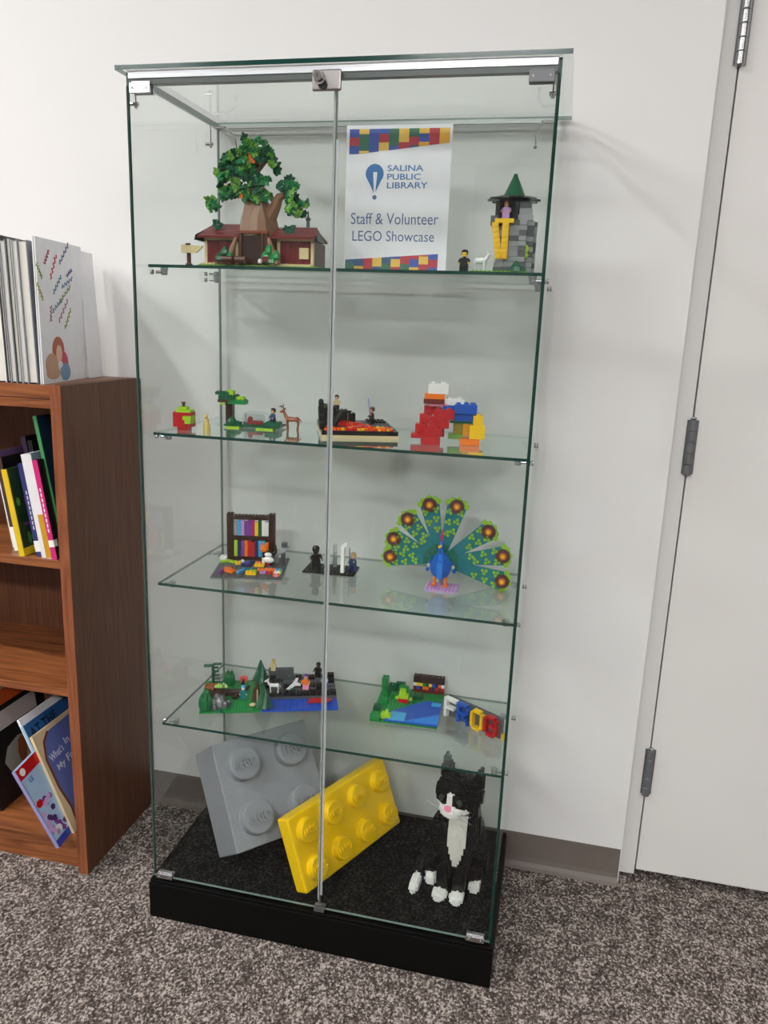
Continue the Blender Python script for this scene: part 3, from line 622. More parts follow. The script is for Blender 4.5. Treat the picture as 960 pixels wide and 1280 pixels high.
MB().tube([(.0098, -.008, .024), (.0115, -.014, .062)], .0012, 7).build('blade', plas('lavender blade', (140, 140, 215)), f2)
# duplo style creature
cr_ = empty('brick_creature', 'red, white, blue and yellow toy creature of large blocky bricks', 'toy animal', (.535, .170, ST[1]), .16)
def BX(name, px0, px1, py0, py1, y0, nd, mt, st=False):
    s_ = .00166; x0 = (px0-515)*s_; x1 = (px1-515)*s_; z0 = (558-py1)*s_; z1 = (558-py0)*s_
    mb = MB().box(x0, x1, y0, y0+nd, z0+.0001, z1-.0001)
    if st:
        n_ = max(1, int((x1-x0)/.016+.3)); d = (x1-x0)/n_; q = max(1, int(nd/.016+.3)); e_ = nd/q
        for i in range(n_):
            for j in range(q): mb.lathe(x0+(i+.5)*d, y0+(j+.5)*e_, [(.0048, z1-.0001), (.0048, z1+.0036)], 10)
    return mb.build(name, mt, cr_, bevel=.0005)
for a in [(515,531,547,553,0,.03),(520,536,535,547,.004,.03),(525,541,523,535,.01,.03),(530,546,512,523,.016,.03)]: BX('brick', *a, RED, True)
for a in [(528,552,548,558,-.03,.028),(532,554,538,548,-.026,.028),(537,562,527,538,-.02,.03),(542,568,515,527,-.014,.05)]: BX('brick', *a, RED, True)
BX('brick', 548, 557, 538, 550, .0, .03, RED); BX('brick', 536, 560, 509, 512, .0, .03, PNK)
BX('brick', 529, 555, 503, 509, -.004, .034, DRED); BX('brick', 530, 555, 496.5, 503, -.004, .034, ORG, True)
BX('brick', 534, 559, 484, 496.5, -.002, .032, WHT, True); BX('brick', 555, 580, 502, 510, .002, .03, WHT, True)
BX('brick', 553, 582, 510, 517, .0, .034, BLU); BX('brick', 568, 596, 508, 520, -.006, .034, BLU, True); BX('brick', 568, 594, 517, 529, .0, .034, BLU)
BX('brick', 563, 592, 529, 532, .0, .034, DGRN); BX('brick', 568, 580, 532, 546, .006, .03, plas('olive plastic', (150, 140, 40))); BX('brick', 562, 580, 546, 552, .0, .03, plas('leaf green duplo', (110, 160, 60)))
BX('brick', 580, 588, 532, 548, .002, .03, plas('amber plastic', (225, 160, 20))); BX('brick', 592, 604, 521, 533, -.012, .03, YEL, True)
BX('brick', 588, 607, 533, 550, -.014, .032, YEL); BX('brick', 577, 601, 550, 558, -.016, .034, ORG)

# ------------------------------------------------------------------ third shelf
# mini bookcase scene
mbk = empty('bookcase_scene_model', 'grey plate toy scene with a brown brick bookcase of coloured blocks', 'toy scene', (.100, .118, ST[2]), .24)
MB().brick(0, 0, 0, 20, 20, .0032, u=.0081, n=5).build('base_plate', DGRY, mbk)
zb = .0034; yb = .132
for k in range(12): MB().brick(.014, yb, zb+k*.0096, 2, 2).build('brick', DBRN, mbk); MB().brick(.114, yb, zb+k*.0096, 2, 2).build('brick', DBRN, mbk)
MB().brick(.0305, yb, zb, 10, 2, .0096, u=.0083).build('shelf_plate', DBRN, mbk); MB().brick(.0305, yb, zb+.052, 10, 2, .0096, u=.0083).build('shelf_plate', DBRN, mbk)
MB().brick(.0305, yb, zb+.101, 10, 2, .0096, u=.0083).build('shelf_plate', DBRN, mbk)
MB().box(.030, .1135, yb+.013, yb+.0155, zb+.0097, zb+.052).build('back_plate', DBRN, mbk)
rowa = [GRY, LBLU, LIL, PUR, PUR, MAG, YEL, DGRN, WHT, WHT]; rowb = [LIME, DBLU, PUR, ORG, RED, RED, DBLU, LBLU, LBLU, ORG]
for i in range(10):
    x0 = .031+i*.0083
    for rowm, z0, h in ((rowa, zb+.0617, .036+(.003 if i % 3 else -.002)), (rowb, zb+.0097, .040-(.004 if i % 4 == 1 else 0))):
        o = MB().box(x0+.0002, x0+.0080, yb+.001, yb+.012, z0, z0+h).build('book_block', rowm[i], mbk)
rb = random.Random(21); cols = [LIME, YEL, BLU, ORG, RED, LBLU, PUR, TEAL, WHT, LIL, DBLU, DRED]
wordp = [(.012,.108,3,1,LIME,.3),(.03,.105,2,1,LIME,-.4),(.045,.096,2,2,YEL,.2),(.052,.112,1,1,WHT,0),(.062,.094,3,1,BLU,.7),(.075,.105,2,1,DBLU,0),(.066,.082,3,1,DBLU,-.2),(.096,.100,3,1,ORG,-.3),(.108,.094,3,1,RED,.1),(.096,.084,3,2,YEL,0),
         (.016,.03,3,1,PUR,1.2),(.028,.052,2,1,ORG,0),(.034,.036,4,2,ORG,-.55),(.062,.038,4,1,LBLU,1.1),(.078,.05,3,1,TEAL,.4),(.08,.03,2,1,YEL,0),(.088,.036,2,1,LIME,-.2),(.086,.018,3,1,YEL,0),(.108,.05,3,1,ORG,.1),(.128,.048,3,2,ORG,0),(.112,.03,2,1,LIL,.2),(.13,.03,3,1,RED,0),(.146,.03,2,2,WHT,0),(.148,.05,2,1,LBLU,0),(.152,.014,2,1,ORG,0),(.156,.036,1,2,LIME,0),(.144,.010,1,1,PNK,0)]
for x, y, nx, ny, mt, a in wordp:
    x = min(x, .156-nx*.006)
    MB().brick(-nx*.004, -ny*.004, 0, nx, ny, .0048).build('small_brick', mt, mbk, loc=(x+.003, y, .0050), rot=(0, 0, a))
MB().brick(-.004, -.004, 0, 2, 2, .0096).build('small_brick', WHT, mbk, loc=(.004, .122, .005))
# grey sloping wing and post on the right of the bookcase
MB().hexa([(.122,.10,.020),(.158,.105,.034),(.166,.135,.040),(.13,.13,.026),(.122,.10,.023),(.158,.105,.037),(.166,.135,.043),(.13,.13,.029)]).build('sloped_plate', GRY, mbk)
MB().box(.128, .140, .112, .122, .0052, .0215).build('support_brick', GRY, mbk); MB().box(.146, .156, .118, .13, .0052, .029).box(.146, .160, .124, .136, .041, .052).build('support_brick', DGRY, mbk)
ct = empty('toy_cat', 'small black, white and orange toy cat beside the brown brick bookcase', 'toy cat', (.100+.118*cos(.24)-.096*sin(.24), .118+.118*sin(.24)+.096*cos(.24), ST[2]+.024), 0)
ct.location.z = ST[2]+.0052; ct.scale = (1.35, 1.35, 1.35)
MB().tube([(-.008, 0, .016), (0, 0, .018), (.009, 0, .016)], [.007, .008, .007], 10).build('body', BLK, ct); MB().ball(-.006, -.004, .03, .0075, .0065, .0065).build('head', ORG, ct)
MB().ball(.004, -.008, .012, .010, .004, .006).build('chest', WHT, ct); MB().ball(.003, -.008, .021, .007, .004, .004).build('chest', WHT, ct)
for x in (-.010, -.002): MB().lathe(x, -.004, [(.003, .034), (.0005, .042)], 4).build('ear', ORG, ct)
for x, y in ((-.007, .004), (-.007, -.004), (.007, .004), (.007, -.004)): MB().tube([(x, y, .014), (x, y, 0.0005)], [.003, .0025], 7).build('leg', BLK if x > 0 else WHT, ct)
MB().tube([(.009, 0, .017), (.015, 0, .025), (.014, 0, .038)], [.002, .002, .001], 6).build('tail', BLK, ct)
# black plate duel
bp_ = empty('doorway_scene_model', 'black plate toy scene with a white door frame and clear column', 'toy scene', (.281, .226, ST[2]), .06)
MB().brick(0, 0, 0, 14, 8, .0032, u=.0088).build('base_plate', BLK, bp_)
MB().prism([(.090, .0053), (.098, .0053), (.098, .066), (.104, .071), (.104, .076), (.096, .076), (.090, .069)], .006, .016).build('white_door_frame', WHT, bp_)
for zz0, zz1, rr_ in ((.0053, .02, .006), (.0202, .04, .0055), (.0402, .062, .0055)): MB().lathe(.068, .045, [(rr_, zz0), (rr_, zz1)], 14).build('clear_column', CLEAR, bp_)
MB().lathe(.068, .045, [(.0045, .006), (.0045, .032)], 12).build('column_core', GRY, bp_)
MB().tube([(.106, .03, .0053), (.106, .03, .060)], .0012, 6).build('lever', DGRY, bp_)
figure('toy_figure', 'black caped toy figure at the left of the black plate', 'toy figure', (.3065, .250, ST[2]+.0054), .5, BLK, BLK, BLK, BLK, s=1.35, hands=GRY)
figure('toy_figure', 'blue clothed toy figure with sandy hair right of the white door frame', 'toy figure', (.394, .262, ST[2]+.0052), -.6, DBLU, plas('slate blue plastic', (45, 75, 120)), PEACH, plas('sandy hair plastic', (190, 165, 110)), s=1.1, pose=1)

# peacock
pc = empty('peacock_model', 'blue toy peacock with a fanned tail of eight teal feathers', 'toy peacock', (.605, .235, ST[2]), .03)
BT = plas('peacock blue plastic', (12, 95, 195)); TL = plas('feather teal plastic', (6, 120, 130)); TL2 = plas('feather dark teal', (10, 105, 80))
MB().brick(-.030, -.04, 0, 9, 7, .0032).build('stand_plate', LIL, pc)
MB().box(-.004, .004, .012, .020, .0032, .05).build('stand_post', GRY, pc)
bodyr = []
for z, rx, ry, cy in ((.018, .008, .008, .0), (.026, .018, .016, -.002), (.04, .025, .020, -.003), (.056, .024, .020, -.004), (.07, .018, .016, -.006), (.080, .010, .010, -.010)):
    bodyr.append([(rx*cos(2*pi*j/8+pi/8), cy+ry*sin(2*pi*j/8+pi/8), z) for j in range(8)])
MB().rings(bodyr).build('body', BT, pc)
MB().hexa([(-.006,-.0225,.024),(.006,-.0225,.024),(.006,-.014,.024),(-.006,-.014,.024),(-.004,-.021,.080),(.004,-.021,.080),(.004,-.01,.080),(-.004,-.01,.080)]).box(-.0065, .0065, -.0275, -.015, .036, .062).build('breast_plate', plas('bright blue plastic', (15, 125, 225)), pc)
MB().rings([[(r_*cos(2*pi*j/8), cy+r_*sin(2*pi*j/8), z) for j in range(8)] for z, r_, cy in ((.078, .0075, -.012), (.090, .006, -.012), (.102, .0065, -.014), (.108, .004, -.014))]).build('neck', BT, pc)
MB().tube([(0, -.019, .1), (0, -.026, .098)], [.003, .0012], 6).cb(-.004, -.0185, .097, .004, .004, .005).build('beak', YEL, pc)
for sg_ in (-1, 1): MB().ball(sg_*.0045, -.0185, .1035, .0013).build('eye', BLK, pc)
MB().tube([(0, -.012, .107), (.0, -.010, .122), (.001, -.008, .134)], [.002, .0045, .0015], 6).build('crest', MAG, pc)
for sg_ in (-1, 1):
    MB().tube([(sg_*.012, -.004, .028), (sg_*.013, -.008, .010)], [.0045, .003], 8).build('leg', ORG, pc)
    for a in (-.5, 0, .5): MB().tube([(sg_*.013, -.008, .009), (sg_*.013+.012*sin(a), -.008-.013*cos(a), .0062)], [.003, .0018], 6).build('toe', ORG, pc)
    for kk in range(3): MB().ball(sg_*(.024+kk*.003), .0, .056-kk*.009, .0045, .007, .005, 8, 5).build('wing_stud', plas('pale grey plastic', ()) if kk == 1 else BT, pc)
fan = [(180, .133), (159, .135), (131, .138), (104, .149), (77, .150), (37, .146), (10, .158), (-14, .162)]
def feather(ang, L, i):
    a = R(ang); root = empty
    y0 = .026+.0018*(i % 2)
    M_ = Matrix.Translation((-.004, y0, .052)) @ Matrix.Rotation(-a, 4, 'Y')
    b = MB(); b.M = M_
    w0, w1 = .009, .0225
    pts = [(.022, -w0), (L-.016, -w1), (L-.006, -w1*.86), (L, -w1*.35), (L, w1*.35), (L-.006, w1*.86), (L-.016, w1), (.022, w0)]
    b.prism(pts, -.0016, .0016)
    o = b.build('feather', TL, pc)
    s_ = MB(); s_.M = M_
    rr = random.Random(i)
    x = .055
    while x < L-.03:
        hw = w0+(w1-w0)*(x-.022)/(L-.038)
        z = -hw+.004
        while z < hw-.003:
            s_.add(*_oct(x, -.0017, z, .0024, .0016)); z += .008
        x += .008
    s_.build('stud_rows', TL, o); 
    q = MB(); q.M = M_; q.prism([(.012, -.006), (.040, -.0085), (.040, .0085), (.012, .006)], -.0028, -.0015); q.build('feather_root', TL2, o)
    t_ = MB(); t_.M = M_
    for zz in (-w1*.98, -w1*.6, 0, w1*.6, w1*.98):
        xx = L-.001-.012*abs(zz/w1)**2
        t_.add(*_oct(xx, -.003, zz, .0062, .0045))
    t_.build('tip_border', plas('lime trim plastic', (140, 190, 45)), o)
    e_ = MB(); e_.M = M_; e_.add(*_oct(L-.017, -.0045, 0, .0165, .004, 20)); e_.build('eye_ring', plas('maroon brown plastic', (85, 48, 42)), o)
    e_ = MB(); e_.M = M_; e_.add(*_oct(L-.017, -.0075, 0, .0078, .003, 16)); e_.build('eye_disc', plas('amber disc plastic', (215, 110, 35)), o)
    e_ = MB(); e_.M = M_; e_.add(*_oct(L-.017, -.0094, 0, .0042, .002, 10)); e_.build('eye_centre', YEL, o)
    for k, (fx, fz) in enumerate(((.44, .35), (.5, -.45), (.62, .5), (.66, -.5), (.78, .62), (.8, -.6))):
        if k == 0 and i % 2: continue
        g_ = MB(); g_.M = M_; px_ = L*fx; hw = w0+(w1-w0)*(px_-.022)/(L-.038); pz_ = hw*fz
        for aa in (0, 2.1, 4.2): g_.add(*_oct(px_+.0048*cos(aa+i), -.0045, pz_+.0048*sin(aa+i), .0038, .002, 6))
        g_.build('leaf_trefoil', plas('lime trim plastic', ()), o)
def _oct(x, y, z, r_, d, n=8):
    """flat disc facing -y"""
    vs = [(x+r_*cos(2*pi*j/n), y, z+r_*sin(2*pi*j/n)) for j in range(n)]+[(x+r_*cos(2*pi*j/n), y+d, z+r_*sin(2*pi*j/n)) for j in range(n)]
    return vs, [tuple(range(n)), tuple(range(2*n-1, n-1, -1))]+[(i, i+n, (i+1) % n+n, (i+1) % n) for i in range(n)]
for i, (a, L) in enumerate(fan): feather(a, L, i)

# ------------------------------------------------------------------ fourth shelf: forest and river scene
FA = .358
fo = empty('forest_scene_model', 'long green and blue plate toy forest with pine trees, rocks and a river', 'toy scene', (.070, .112, ST[3]), FA)
def L2W(u_, v_): return (.070+u_*cos(FA)-v_*sin(FA), .112+u_*sin(FA)+v_*cos(FA))
MB().brick(0, 0, 0, 18, 21, .0032, n=5).build('green_plate', GRN, fo)
MB().brick(.1445, 0, 0, 23, 7, .0032, n=5).build('water_plate', plas('river blue plastic', (12, 75, 185)), fo)
MB().box(.145, .328, .0565, .168, 0, .0096).build('rock_bed', DGRY, fo)
rf = random.Random(9)
for i in range(11):
    for j in range(5):
        h = 1+int(rf.random()*1.6)+(1 if j == 4 and i < 6 else 0)+(1 if j >= 3 and i > 7 else 0)
        MB().brick(.146+i*.0165, .058+j*.0215, .0098, 2, 2, .0048*h, u=.0081, n=5).build('rock_brick', BLK if (j == 0 or rf.random() < .3) else DGRY, fo)
MB().brick(.160, .150, .024, 8, 2, .014).build('rock_wall', DGRY, fo)
def tree(x, y, h, r_, tiers, mt, name='pine', z0=.0052):
    t = MB()
    for k in range(tiers):
        f = k/tiers; za = z0+.006+(h-.006)*f; zt = za+(h/tiers)*1.25; rr = r_*(1-f)**.85+.0015
        vs = [[((rr*(1 if j % 2 else .72))*cos(2*pi*j/14+k)+x, (rr*(1 if j % 2 else .72))*sin(2*pi*j/14+k)+y, za-(.0015 if j % 2 else 0)) for j in range(14)],
              [(rr*.35*cos(2*pi*j/14+k)+x, rr*.35*sin(2*pi*j/14+k)+y, min(zt, z0+h+.002)) for j in range(14)]]
        t.rings(vs)
    t.lathe(x, y, [(.004, z0), (.004, z0+.008)], 8)
    return t.build(name, mt, fo)
# bases in the plate's own axes
tree(.140, .148, .060, .024, 8, DGRN, 'pine_tree'); tree(.150, .014, .056, .022, 8, DGRN, 'pine_tree')
def column_bush(x, y, h, r_):
    b = MB()
    for j in range(9):
        a = 2*pi*j/9; b.lathe(x+r_*.55*cos(a), y+r_*.55*sin(a), [(r_*.3, .0052), (r_*.5, h*.35), (r_*.42, h*.7), (r_*.08, h*(.85+.15*(j % 2)))], 6)
    b.lathe(x, y, [(r_*.6, .0052), (r_*.7, h*.5), (r_*.1, h)], 8); b.build('column_bush', plas('bush green plastic', (10, 110, 60)), fo)
column_bush(.062, .142, .042, .014); column_bush(.014, .014, .046, .016)
# fern palm
MB().tube([(.022, .136, .005), (.022, .136, .062)], .004, 8).build('palm_stem', DGRN, fo)
for k in range(5): MB().box(.024, .040-.001*k, .131, .141, .014+k*.010, .016+k*.010).build('palm_leaf', DGRN, fo)
MB().box(.0, .02, .128, .14, .060, .063).box(.022, .044, .132, .142, .063, .0655).build('palm_leaf', DGRN, fo)
# log bridge with foliage, cave of rocks
MB().tube([(.004, .104, .018), (.028, .100, .016)], [.003, .009], 8).tube([(.006, .110, .022), (.034, .104, .020)], [.003, .008], 8).build('log', REDB, fo)
MB().box(.014, .088, .078, .100, .0052, .014).build('fallen_log', DBRN, fo)
for k in range(9): MB().lathe(.032+.006*(k % 5), .098+.008*(k//5), [(.002, .016), (.0065, .021), (.001, .027)], 5).build('fern', [PGREEN, LIME, PGREEN, plas('moss plastic', (90, 120, 50))][k % 4], fo)
MB().tube([(.030, .066, .0052), (.034, .062, .022)], [.008, .009], 7).tube([(.050, .068, .0052), (.046, .062, .022)], [.008, .009], 7).build('stump', DBRN, fo)
for (x, y, z, s_) in ((.030, .026, .005, 1.3), (.044, .030, .005, 1.4), (.058, .022, .005, 1.1), (.038, .040, .014, 1.2), (.050, .042, .012, 1), (.066, .034, .005, .9), (.034, .012, .005, .9)):
    MB().rings([ringz(x, y, z+.0003, .008*s_, .008*s_, 6, s_), ringz(x, y, z+.009*s_, .0075*s_, .007*s_, 6, s_), ringz(x, y, z+.014*s_, .003*s_, .004*s_, 6, s_)]).build('rock', DGRY if s_ < 1.3 else GRY, fo)
MB().tube([(.048, .012, .006), (.050, .002, .006), (.052, -.002, .004), (.056, .0, .002)], .0015, 6).build('water_vine', DBLU, fo)
MB().lathe(.096, .135, [(.0045, .005), (.0035, .02), (.005, .022)], 8).build('plant_pot', BLK, fo)
for x, y in ((.092, .133), (.099, .137), (.104, .133)): MB().lathe(x, y, [(.0015, .014), (.0045, .0265), (.002, .031)], 8).build('red_flower', plas('coral plastic', (235, 85, 85)), fo)
for p0, p1, r_ in (((.082, .070, .006), (.100, .115, .012), .006), ((.078, .062, .006), (.090, .090, .010), .007), ((.100, .100, .005), (.112, .118, .010), .005)):
    MB().tube([p0, p1], [r_, r_*.7], 6).build('fallen_branch', DBRN, fo)
MB().lathe(.134, .050, [(.011, .0052), (.009, .02), (.002, .055)], 6).lathe(.126, .055, [(.006, .0052), (.001, .036)], 6).build('bare_conifer', BRN, fo)
MB().ball(.124, .022, .009, .009, .007, .004).build('mushroom_cap', TAN, fo)
MB().lathe(.135, .016, [(.0015, .005), (.0015, .05)], 6).build('bamboo_stick', TAN, fo)
MB().prism([(.262, .0055), (.30, .0055), (.306, .009), (.258, .009)], .028, .048).build('red_boat', RED, fo)
for sgx in (.256, .30): MB().tube([(sgx, .026, .008), (sgx+.014, .040, .010)], .003, 6).build('coral_piece', RED, fo)
x, y = L2W(.100, .062); figure('toy_figure', 'small teal and white toy figure lying low on the green plate', 'toy figure', (x, y, ST[3]+.0052), .3, TEAL, TEAL, WHT, LBLU, s=.85)
x, y = L2W(.172, .148); figure('toy_figure', 'sandy haired toy figure beside the rear pine tree', 'toy figure', (x, y, ST[3]+.0385), 0, TAN, TAN, SKIN, plas('sandy hair plastic', ()), s=.75)
x, y = L2W(.174, .070); animal('toy_horse', 'white toy unicorn foal standing on the dark rocks', 'toy horse', (x, y, ST[3]+.0165), .25, WHT, 1.0)
x, y = L2W(.252, .072); figure('toy_figure', 'toy figure with purple hair and orange top on the black rocks', 'toy figure', (x, y, ST[3]+.0225), .1, PNK, ORG, PEACH, PUR, s=.95)
x, y = L2W(.300, .084); figure('toy_figure', 'toy figure in light blue near the right end of the rocks', 'toy figure', (x, y, ST[3]+.0225), -.2, DBLU, plas('pale blue plastic', (150, 190, 220)), PEACH, BRN, s=.85)
x, y = L2W(.285, .125); figure('toy_figure', 'dark toy figure at the back of the black rocks', 'toy figure', (x, y, ST[3]+.0290), -.1, BLK, BLK, BRN, BLK, s=.95)
x, y = L2W(.222, .080); tl = empty('toy_fish_tail', 'white toy forked fin leaning on the black rocks', 'toy fin', (x, y, ST[3]+.018), .3)
MB().prism([(-.018, 0), (-.010, 0), (.004, .010), (.018, .010), (.016, .016), (.008, .018), (.012, .030), (.006, .030), (-.002, .016)], -.002, .002).build('fin', WHT, tl)

# frog pond scene
fp = empty('pond_scene_model', 'green plate toy pond scene with lime frogs and a small bookshelf wall', 'toy scene', (.462, .196, ST[3]), .05)
MB().brick(0, 0, 0, 20, 23, .0032, n=5).build('base_plate', GRN, fp)
def tile(poly, z0, z1, mt, name='pond_tile'):
    n_ = len(poly); MB().add([(x, y, z0) for x, y in poly]+[(x, y, z1) for x, y in poly], [tuple(range(n_-1, -1, -1)), tuple(range(n_, 2*n_))]+[(i, (i+1) % n_, (i+1) % n_+n_, i+n_) for i in range(n_)]).build(name, mt, fp)
tile([(.035, 0), (.16, 0), (.16, .12), (.12, .12), (.08, .085), (.035, .04)], .0052, .0072, plas('pond blue plastic', (6, 76, 182)))
tile([(.08, .005), (.16, .006), (.16, .055), ], .0073, .0085, plas('bright pond blue', (20, 130, 225)))
tile([(.045, .004), (.082, .004), (.082, .045), (.045, .045)], .0073, .0088, LBLU); tile([(.135, .095), (.158, .095), (.158, .112), (.135, .112)], .0073, .0088, LBLU)
for (x, y, nx, ny, h, mt) in ((.0, .16, 2, 3, 3, GRN), (.02, .15, 2, 2, 2, DGRN), (.036, .16, 3, 2, 2, DGRN), (.004, .13, 2, 2, 1, GRN), (.0, .0, 3, 3, 1, GRN), (.0, .04, 2, 3, 1, DGRN), (.056, .12, 2, 2, 1, DGRN), (.085, .125, 3, 3, 1, DGRN), (.03, .12, 2, 2, 1, GRN), (.012, .085, 2, 2, 1, GRN)):
    for k in range(h): MB().brick(x, y, .0053+k*.0096, nx, ny, .0096, n=5).build('hedge_brick', mt, fp)
MB().brick(.052, .098, .0053, 3, 2, .0096).build('frog_base_brick', RED, fp); MB().brick(.052, .100, .0150, 3, 2, .0096).build('frog_brick', LIME, fp)
MB().brick(.054, .104, .0248, 2, 2, .0096).build('frog_brick', LIME, fp); MB().brick(.044, .102, .0120, 1, 1, .0048).brick(.078, .102, .0120, 1, 1, .0048).build('frog_foot', LIME, fp)
MB().brick(.050, .118, .0250, 3, 2, .0096).brick(.052, .12, .0350, 2, 1, .006).build('frog_head', GRN, fp)
MB().brick(.024, .010, .0053, 3, 2, .0096).build('frog_brick', LIME, fp); MB().brick(.034, .014, .0150, 1, 1, .0096).brick(.026, .014, .0150, 1, 1, .0048).build('frog_brick', LIME, fp)
# small shelf wall
for k, rowc in enumerate(([DRED]*10, [DRED, BLU, DBLU, ORG, ORG, DRED, DBLU, RED, DRED, RED], [WHT, YEL, YEL, GRN, DGRN, YEL, BLU, DBLU, ORG, WHT], [DBRN]*10, [DBRN]*10)):
    if k in (0, 3, 4): MB().brick(.080, .166, .0053+k*.0088, 10, 2, .0088, u=.0079).build('wall_brick', rowc[0], fp)
    else:
        for j in range(10): MB().box(.080+j*.0079, .080+j*.0079+.0077, .1665, .1795, .0053+k*.0088, .0053+(k+1)*.0088-.0002).build('book_block', rowc[j], fp)
# letter wall
fa = math.atan2(.198-.280, .767-.632)
fw = empty('letter_wall', 'dark grey toy brick wall with raised white, blue, yellow and red letters FROG', 'toy letters', (.632, .284, ST[3]), fa)
MB().box(0, .160, 0, .008, 0, .050).build('wall_plate', DGRY, fw); MB().studs(0, -.0, .050, 20, 1).build('stud_row', DGRY, fw)
MB().box(.1605, .170, -.001, .007, 0, .014).build('end_brick', plas('mustard plastic', (200, 165, 40)), fw)
def letter(rows, x0, mt, cell=.0070):
    b = MB()
    h = len(rows)
    for r_i, rw in enumerate(rows):
        for c_i, ch in enumerate(rw):
            if ch == '#':
                z = (h-1-r_i)*.0070+.001
                b.box(x0+c_i*cell, x0+(c_i+1)*cell-.0002, -.0125, -.0002, z, z+.0069)
                b.at((x0+(c_i+.5)*cell, -.0125, z+.0035), (pi/2, 0, 0)).lathe(0, 0, [(.0022, 0), (.0022, .0015)], 6); b.at()
    b.build('letter', mt, fw)
letter(['#####', '#....', '#....', '####.', '#....', '#....', '#....'], .001, WHT)
letter(['####.', '#...#', '#...#', '####.', '#.#..', '#..#.', '#...#'], .039, BLU)
letter(['.###.', '#...#', '#...#', '#...#', '#...#', '#...#', '.###.'], .079, YEL)
letter(['.###.', '#...#', '#....', '#.###', '#...#', '#...#', '.###.'], .118, RED)

# ------------------------------------------------------------------ floor of the case: giant bricks and cat
def rotv(wv):
    a = Vector(wv).length; return Matrix.Rotation(a, 4, Vector(wv).normalized())
def giant(name, label, wv, loc, nu, nv, p_, t, mt, bev, cat='giant brick'):
    o = empty(name, label, cat)
    o.matrix_world = Matrix.Translation(loc) @ rotv(wv)
    a, c = p_*nu/2, p_*nv/2
    MB().box(-a, a, 0, t, -c, c).build('block', mt, o, bevel=bev).modifiers['bevel'].segments = 3
    for i in range(nu):
        for j in range(nv):
            x = (i-(nu-1)/2)*p_; z = (j-(nv-1)/2)*p_; r_ = p_*.31
            s_ = MB().at((x, 0, z), (pi/2, 0, 0)).lathe(0, 0, [(r_*1.06, -.001), (r_*1.01, p_*.03), (r_, p_*.16), (r_*.97, p_*.19), (r_*.9, p_*.2)], 32).build('stud', mt, o, smooth=False)
            text_obj('LEGO', x-r_*.72, z-r_*.3, r_*1.44, r_*.6, mt, s_, y=-p_*.199, depth=p_*.045, bold=.03)
    return o
GIG = plas('giant grey foam', (146, 149, 155), .4, 0, .4); GIY = plas('giant yellow foam', (250, 205, 0), .32, 0, .4)
giant('giant_brick', 'giant grey foam toy brick with four studs leaning in the back left corner', (-.6007, -.2643, .7999), (.2308, .1723, .2844), 2, 2, .1262, .134, GIG, .0025)
giant('giant_brick', 'giant yellow toy plate brick with eight studs leaning against the back glass', (-.3431, -.2251, 1.1065), (.4183, .1940, .1995), 4, 2, .0878, .0376, GIY, .006)

# tuxedo cat, built up of plates: sample a shape on a brick grid
catO = empty('brick_cat', 'black and white seated cat built of small toy bricks with white paws', 'toy cat', (.692, .182, HB), R(-4))
def ell(p, c, r_): return ((p[0]-c[0])/r_[0])**2+((p[1]-c[1])/r_[1])**2+((p[2]-c[2])/r_[2])**2 <= 1
def cap(p, a, b, ra, rb):
    ab = [b[i]-a[i] for i in range(3)]; ap_ = [p[i]-a[i] for i in range(3)]; d = sum(q*q for q in ab); t = max(0, min(1, sum(ap_[i]*ab[i] for i in range(3))/d))
    q = sum((ap_[i]-ab[i]*t)**2 for i in range(3))**.5; return q <= ra+(rb-ra)*t
TAIL = [(-.02, .12, .02), (-.065, .10, .02), (-.088, .05, .017), (-.088, .00, .015), (-.080, -.03, .015)]
def catcls(p):
    x, y, z = p; ax = abs(x)
    if ell(p, (-.086, -.058, .013), (.0120, .034, .0135)): return 'tail_tip'
    for sx in (-1, 1):
        if ell(p, (sx*.020-.006, -.066, .007), (.0165, .024, .013)): return 'paw'
    if ell(p, (-.056, -.020, .012), (.0155, .024, .018)) or ell(p, (.046, -.016, .012), (.0145, .024, .017)): return 'hind_paw'
    hc, hs = cos(HY), sin(HY); hx = x*hc+(y+.03)*hs; hy = -x*hs+(y+.03)*hc-.03; h = (hx, hy, z)
    a_ = abs(hx)
    if a_ > .016 and a_ < .052 and z > .275:
        q = (z-.275)/(.055 if hx < 0 else .046)
        if q <= 1 and abs(a_-(.036+.008*q)) < .017*(1-q)+.003 and abs(hy+.018) < .009: return 'ear'
    if ell(h, (0, -.072, .230), (.026, .020, .016)):
        return 'nose' if (a_ < .008 and .235 < z < .244 and hy < -.078) else 'muzzle'
    if ell(h, (0, -.030, .252), (.055, .052, .046)):
        if hy < -.066 and a_ < .007 and .240 < z < .275: return 'blaze'
        if hy < -.055 and z < .240 and a_ < .038: return 'cheek'
        return 'head'
    ch = ell((x-.002, y, z), (0, -.034, .145), (.043, .032, .085))
    if ch and y < -.038 and abs(x-.004) < .006+.016*max(0, min(1, (z-.075)/.07)) and z > .075: return 'chest'
    if ch: return 'body'
    if ell(p, (-.012, .045, .085), (.066, .082, .082)) or cap(p, (-.008, .055, .09), (0, -.005, .2), .058, .042): return 'body'
    for sx in (-1, 1):
        if cap(p, (sx*.022, -.040, .13), (sx*.020-.006, -.052, .015), .0185, .0135): return 'front_leg'
        if ell(p, (sx*.050-.008, .020, .048), (.026, .052, .050)): return 'hind_leg'
    for a, b in zip(TAIL[:-1], TAIL[1:]):
        if cap(p, a, b, .013, .012): return 'tail'
    return None
HY = R(-16)
cu, cz_ = .0042, .0036; cells = {}
for i in range(-27, 22):
    for j in range(-27, 34):
        for k in range(0, 96):
            c_ = catcls(((i+.5)*cu, (j+.5)*cu, (k+.5)*cz_))
            if c_: cells[(i, j, k)] = c_
